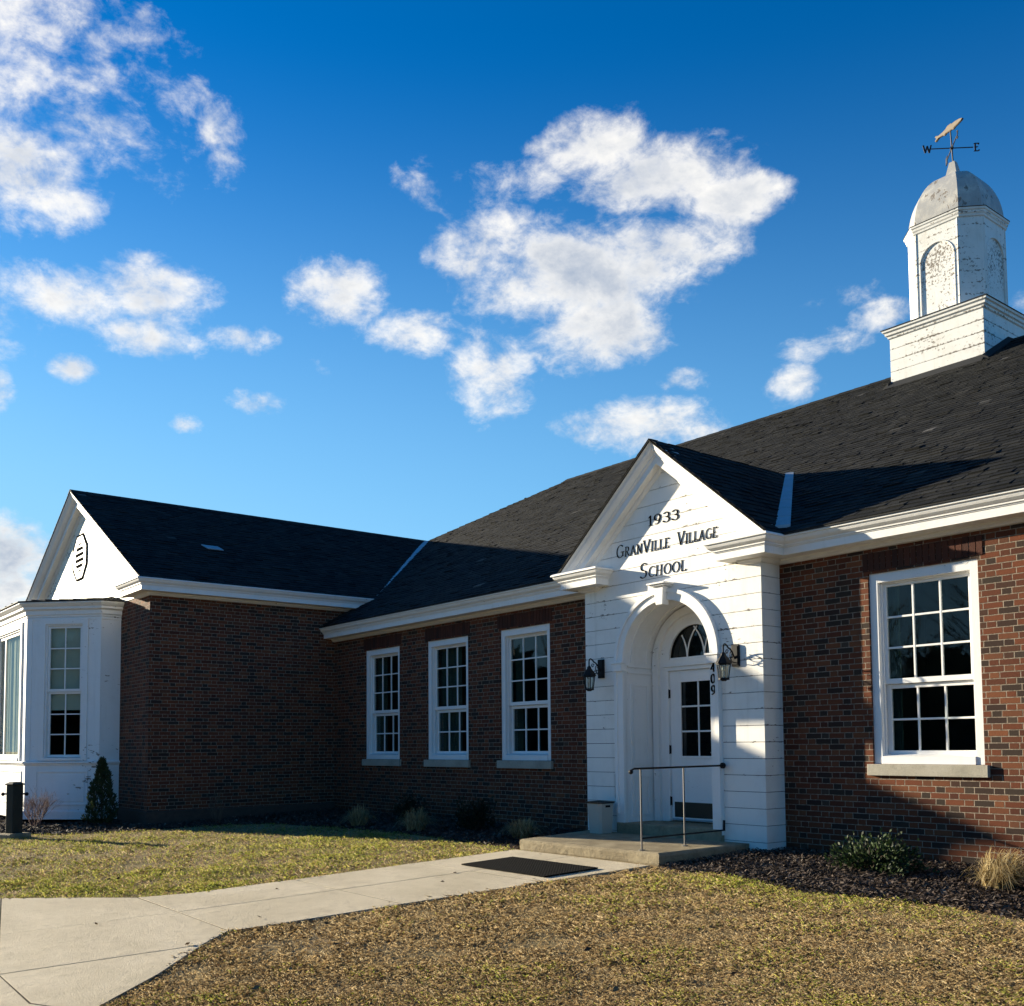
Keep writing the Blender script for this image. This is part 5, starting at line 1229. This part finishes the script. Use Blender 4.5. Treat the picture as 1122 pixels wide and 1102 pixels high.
def tuft(label, x, y, r, h, n, seed, lean=(0, 0), pal=((.42, .33, .17), (.33, .25, .12), (.5, .41, .23), (.24, .17, .09)), w=.006, group=None):
    rng = np.random.default_rng(seed); g = gz(x, y) + .02
    V = []; C = []; F = []
    for i in range(n):
        a = rng.uniform(0, 2 * math.pi); b0 = r * .42 * math.sqrt(rng.uniform()); base = np.array([math.cos(a) * b0, math.sin(a) * b0, -.01])
        a2 = a + rng.normal(0, .7); sp = rng.uniform(.05, 1.25)
        out = np.array([math.cos(a2), math.sin(a2), 0]) * sp * r * .95 + np.array([lean[0], lean[1], 0]) * rng.uniform(.4, 1.3)
        hh = h * rng.uniform(.55, 1.05) * (1.1 - .5 * sp); droop = rng.uniform(.55, .62 + .28 * sp); sidev = np.array([-math.sin(a2), math.cos(a2), 0]); c = np.array(pal[rng.integers(0, len(pal))]) * rng.uniform(.7, 1.2)
        ks = 6; i0 = len(V)
        for k in range(ks + 1):
            u = k / ks; p = base + out * (u ** 1.35) + np.array([0, 0, hh * math.sin(u * math.pi * droop)]); ww = w * (1 - u * .85)
            V.append(p - sidev * ww); V.append(p + sidev * ww); C.append(c); C.append(c)
        for k in range(ks): F.append([i0 + 2 * k, i0 + 2 * k + 1, i0 + 2 * k + 3, i0 + 2 * k + 2])
    o = np_mesh('ornamental_grass', np.array(V), np.array(F), MT['grass'], np.array(C)); o.location = (x, y, g)
    return tag(o, label, 'grass clump', group)

def twig_shrub(name, label, x, y, r, h, n, seed, col, thick=.006):
    rng = random.Random(seed); g = gz(x, y) + .02; mb = MB()
    def grow(p, d, L, rad, lv):
        q = p + d * L; mid = p + d * L * .5 + Vector((rng.uniform(-1, 1), rng.uniform(-1, 1), rng.uniform(-.5, 1))) * L * .08
        mb.tube([tuple(p), tuple(mid), tuple(q)], [rad, rad * .8, rad * .6], 4, cap=False)
        if lv > 0:
            for k in range(rng.choice((2, 3, 3))):
                dd = (d + Vector((rng.uniform(-1, 1), rng.uniform(-1, 1), rng.uniform(-.3, .7))) * .55).normalized(); grow(p.lerp(q, rng.uniform(.55, 1)), dd, L * rng.uniform(.5, .8), rad * .6, lv - 1)
    for i in range(n):
        a = rng.uniform(0, 6.283); d = Vector((math.cos(a) * r / h * rng.uniform(.1, 1), math.sin(a) * r / h * rng.uniform(.1, 1), 1)).normalized(); grow(Vector((math.cos(a) * .04, math.sin(a) * .04, -.03)), d, h * rng.uniform(.38, .5), thick, 3)
    cl = np.array([col]) * np.random.default_rng(seed).uniform(.75, 1.25, (len(mb.v), 1)); o = tint_mesh(mb, cl, name, MT['twig'], None); o.location = (x, y, g)
    return tag(o, label, 'shrub')

def conifer(label, x, y, r, h, n, seed):
    rng = np.random.default_rng(seed); g = gz(x, y) + .02; t = thing('conifer_shrub', label, 'shrub', (x, y, g))
    mb = MB(); mb.tube([(0, 0, -.03), (0, 0, h * .9)], [.025, .006], 6, cap=False); tint_mesh(mb, np.tile([[.08, .055, .04]], (len(mb.v), 1)), 'trunk', MT['twig'], t)
    u = rng.uniform(0, 1, n) ** 1.25; a = rng.uniform(0, 2 * math.pi, n); lump = 1 + .22 * np.sin(a * 3 + u * 14) + .13 * np.sin(a * 5 - u * 23)
    rad = r * (1 - u) ** .72 * lump * rng.uniform(.55, 1.05, n) ** .5 * np.clip(.5 + u * 6, 0, 1)
    P = np.stack([np.cos(a) * rad, np.sin(a) * rad, u * h + .03], 1); D = np.stack([np.cos(a) * .5, np.sin(a) * .5, np.ones(n)], 1)
    pal = np.array([(.028, .05, .020), (.04, .066, .026), (.055, .08, .032), (.06, .06, .026)]); C = pal[rng.integers(0, 4, n)] * rng.uniform(.7, 1.2, (n, 1))
    V, F, C = leaf_cloud(P, D, .06, rng, C, .55, .35); np_mesh('foliage', V, F, MT['leaf'], C, t)

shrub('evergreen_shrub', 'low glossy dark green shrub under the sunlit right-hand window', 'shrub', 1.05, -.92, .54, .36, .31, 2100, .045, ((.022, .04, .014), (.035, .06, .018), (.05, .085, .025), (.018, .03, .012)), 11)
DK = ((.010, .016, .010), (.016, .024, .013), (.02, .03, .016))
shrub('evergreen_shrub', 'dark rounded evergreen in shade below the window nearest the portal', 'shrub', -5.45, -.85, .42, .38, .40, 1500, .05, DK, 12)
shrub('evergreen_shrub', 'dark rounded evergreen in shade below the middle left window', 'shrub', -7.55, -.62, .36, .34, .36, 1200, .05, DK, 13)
conifer('small pointed green conifer against the white bay window', -12.02, -4.18, .27, 1.12, 5200, 21)
twig_shrub('bare_shrub', 'leafless pinkish-brown twiggy shrub beside the dark post', -12.95, -5.05, .42, .72, 26, 31, (.22, .145, .115), .006)
twig_shrub('bare_shrub', 'sparse bare shrub against the shaded brick side wall', -10.35, -2.75, .25, .55, 6, 32, (.11, .085, .06), .005)
GP = 'straw grass clumps along the shaded wall'
tuft('small straw grass clump in shade below the farthest left window', -7.6, -1.55, .26, .32, 420, 41, (.02, 0), group=GP)
tuft('pale straw grass clump in shade below the middle left window', -6.15, -1.42, .30, .34, 520, 42, (.02, 0), group=GP)
tuft('straw grass clump at the left edge of the concrete step', -4.05, -1.10, .30, .26, 480, 43, (.04, 0), group=GP)
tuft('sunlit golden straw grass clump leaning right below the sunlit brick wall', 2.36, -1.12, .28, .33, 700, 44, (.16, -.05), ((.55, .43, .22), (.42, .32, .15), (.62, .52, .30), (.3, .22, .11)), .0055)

# mulch chips
def chips():
    rng = np.random.default_rng(5); VV = []; CC = []
    def add(n, poly, x0, x1, y0, y1, s0, s1):
        x = rng.uniform(x0, x1, n); y = rng.uniform(y0, y1, n); k = inpoly(x, y, poly); x, y = x[k], y[k]; n = len(x)
        z = gzn(x, y) + .012 + rng.uniform(0, .022, n); a = rng.uniform(0, 2 * np.pi, n); L = rng.uniform(s0, s1, n); W = L * rng.uniform(.18, .45, n); pt = rng.normal(0, .38, n); rl = rng.normal(0, .5, n)
        d = np.stack([np.cos(a) * np.cos(pt), np.sin(a) * np.cos(pt), np.sin(pt)], 1); s = np.stack([-np.sin(a) * np.cos(rl), np.cos(a) * np.cos(rl), np.sin(rl)], 1)
        c = np.stack([x, y, z], 1); h = d * (L / 2)[:, None]; w = s * (W / 2)[:, None]
        VV.append(np.stack([c - h - w * .7, c + h - w, c + h * .9 + w, c - h + w], 1).reshape(-1, 3))
        pal = np.array([(.05, .033, .024), (.075, .05, .036), (.032, .022, .017), (.11, .08, .06), (.19, .15, .115)]); CC.append(np.repeat(pal[rng.choice(5, n, p=[.32, .28, .25, .11, .04])] * rng.uniform(.7, 1.3, (n, 1)), 4, 0))
    add(34000, BED_R, -.8, 6.0, -2.4, 0, .018, .055); add(26000, BED_L, -12, -3.2, -5.7, 0, .025, .07); add(9000, BED_L, -18, -11, -6.4, -3.5, .03, .08)
    V = np.concatenate(VV); F = np.arange(len(V)).reshape(-1, 4); tag(np_mesh('bark_mulch', V, F, MT['chip'], np.concatenate(CC)), kind='stuff')
chips()

def grass():
    rng = np.random.default_rng(9); N = 1500000
    az = math.atan2(c_f.y, c_f.x) + rng.uniform(-.74, .66, N); r = 4.3 / (1 - rng.uniform(0, 1, N) * (1 - 4.3 / 26)); r = r * rng.uniform(.97, 1.03, N)
    x = CAM.x + r * np.cos(az); y = CAM.y + r * np.sin(az)
    def edge(poly, s):
        return inpoly(x + rng.normal(0, s, N), y + rng.normal(0, s, N), poly)
    k = ~(edge(PATH_POLY, .035) | edge(BED_L, .06) | edge(BED_R, .07)) & (y < -.5) & ~((x > -3.3) & (x < -.75) & (y > -2.0))
    x, y, r = x[k], y[k], r[k]; n = len(x)
    f1 = n2(x * .55 + 3, y * .55); f2 = n2(x * 2.3, y * 2.3 + 5); f3 = n2(x * 7.1 + 2, y * 6.3)
    left = (x < -2.2).astype(float)
    # worn, thinner patches and thin strip beside the path
    dn = np.clip(.66 + .22 * f1 + .22 * f2 + .16 * f3 + .12 * n2(x * 19, y * 17), .12, 1.0)
    keep = rng.uniform(size=n) < dn; x, y, r, f1, f2, f3, left = [q[keep] for q in (x, y, r, f1, f2, f3, left)]; n = len(x)
    nearbed = np.clip(1 - np.abs(y + 2.35) / .5, 0, 1) * (x > -.5)
    g = .05 + .52 * left + .16 * f1 + .12 * f2 + .06 * f3 + .38 * nearbed; isg = rng.uniform(size=n) < g
    straw = np.array([(.72, .56, .32), (.60, .46, .25), (.82, .69, .45), (.42, .29, .15), (.25, .165, .09)]); green = np.array([(.38, .43, .085), (.52, .52, .11), (.26, .31, .065), (.58, .53, .15)])
    C = np.where(isg[:, None], green[rng.integers(0, 4, n)], straw[rng.choice(5, n, p=[.3, .25, .15, .18, .12])]) * rng.uniform(.82, 1.15, (n, 1))
    h = rng.uniform(.006, .022, n) * np.where(isg, 1.15, 1.0) * (1 + .25 * f2) + .003; h *= np.clip(r / 7, 1, 1.35)
    w = rng.uniform(.0004, .0009, n) * np.clip(r / 5.5, 1, 3.0)
    a = rng.uniform(0, 2 * np.pi, n); lay = np.where(isg, rng.normal(.6, .5, n), rng.normal(1.1, .8, n)) * h * 1.2
    d = np.stack([np.cos(a), np.sin(a)], 1); s = np.stack([-np.sin(a), np.cos(a), np.zeros(n)], 1) * w[:, None]
    B = np.stack([x, y, gzn(x, y) - .002], 1); T = B + np.stack([d[:, 0] * lay, d[:, 1] * lay, h], 1); Mm = B + np.stack([d[:, 0] * lay * .4, d[:, 1] * lay * .4, h * .72], 1)
    V = np.stack([B - s, B + s, Mm + s * .8, T, Mm - s * .8], 1).reshape(-1, 3); F = np.arange(n * 5).reshape(n, 5)
    tag(np_mesh('grass', V, F, MT['grass'], np.repeat(C, 5, 0)), kind='stuff')
    # dead leaves
    n = 380; az = math.atan2(c_f.y, c_f.x) + rng.uniform(-.7, .62, n); r = rng.uniform(4.5, 16, n); x = CAM.x + r * np.cos(az); y = CAM.y + r * np.sin(az)
    k = (y < -.4) & ~((x > -3.3) & (x < -.75) & (y > -2)) & ~(inpoly(x, y, PATH_POLY) & (rng.uniform(size=n) < .75)); x, y = x[k], y[k]; n = len(x)
    P = np.stack([x, y, gzn(x, y) + np.where(inpoly(x, y, PATH_POLY), 0.026, .018)], 1); D = rng.normal(size=(n, 3)); D[:, 2] = np.abs(D[:, 2]) * .2
    Vv, Ff, Cc = leaf_cloud(P, D / np.linalg.norm(D, axis=1, keepdims=True), .05, rng, np.array([(.12, .07, .035), (.2, .13, .07), (.07, .045, .03)])[rng.integers(0, 3, n)], .1, .55)
    Vv[:, 2] = np.maximum(Vv[:, 2], np.repeat(P[:, 2], 4) - .003)
    tag(np_mesh('fallen_leaves', Vv, Ff, MT['twig'], Cc), kind='stuff')
grass()

def woods():
    # unseen trees behind the camera, added to give the window panes dark reflections
    rng = np.random.default_rng(77); mb = MB(); VV = []; CC = []
    for i in range(74):
        az = R(rng.uniform(207, 318)); rr = rng.uniform(44, 62); x, y = rr * math.cos(az), rr * math.sin(az); h = rng.uniform(6.5, 11.5) * (.6 if az < R(214) else 1.0); g = gz(x, y)
        trunk = Vector((x, y, g)); mb.tube([(x, y, g - .2), (x + rng.normal(0, .2), y, g + h * .5), (x + rng.normal(0, .5), y, g + h)], [.20, .13, .03], 5, cap=False)
        for k in range(16):
            z0 = h * rng.uniform(.3, .9); a = rng.uniform(0, 6.283); L = (h - z0) * rng.uniform(.5, .9) + .8
            p = Vector((x, y, g + z0)); q = p + Vector((math.cos(a) * L * .7, math.sin(a) * L * .7, L * .65)); mb.tube([tuple(p), tuple(p.lerp(q, .5) + Vector((0, 0, -.1))), tuple(q)], [.06, .035, .012], 4, cap=False)
            for j in range(5):
                pp = p.lerp(q, rng.uniform(.35, 1)); a2 = a + rng.normal(0, .9); l2 = L * rng.uniform(.25, .5); mb.tube([tuple(pp), tuple(pp + Vector((math.cos(a2) * l2 * .8, math.sin(a2) * l2 * .8, l2 * rng.uniform(.2, .8))))], [.022, .008], 3, cap=False)
    F4 = [f for f in mb.f if len(f) == 4]; V = np.array(mb.v); C = np.tile([[.06, .05, .04]], (len(V), 1))
    n = 26000; az = np.radians(rng.uniform(207, 318, n)); rr = rng.uniform(46, 60, n); top = (6.2 + 1.3 * np.sin(az * 31) + 1.1 * np.sin(az * 67 + 1)) * np.where(az < R(211), .75, 1.0)
    P = np.stack([rr * np.cos(az), rr * np.sin(az), gzn(rr * np.cos(az), rr * np.sin(az)) + np.abs(top) * rng.uniform(0, 1, n)], 1); D = rng.normal(size=(n, 3)); D[:, 2] = np.abs(D[:, 2])
    pal = np.array([(.03, .035, .018), (.045, .045, .022), (.05, .04, .03)]); V2, F2, C2 = leaf_cloud(P, D / np.linalg.norm(D, axis=1, keepdims=True), 1.3, rng, pal[rng.integers(0, 3, n)], .3, .6)
    tag(np_mesh('reflection_woods', np.concatenate([V, V2]), np.concatenate([np.array(F4), F2 + len(V)]), MT['twig'], np.concatenate([C, C2])), kind='stuff')
woods()
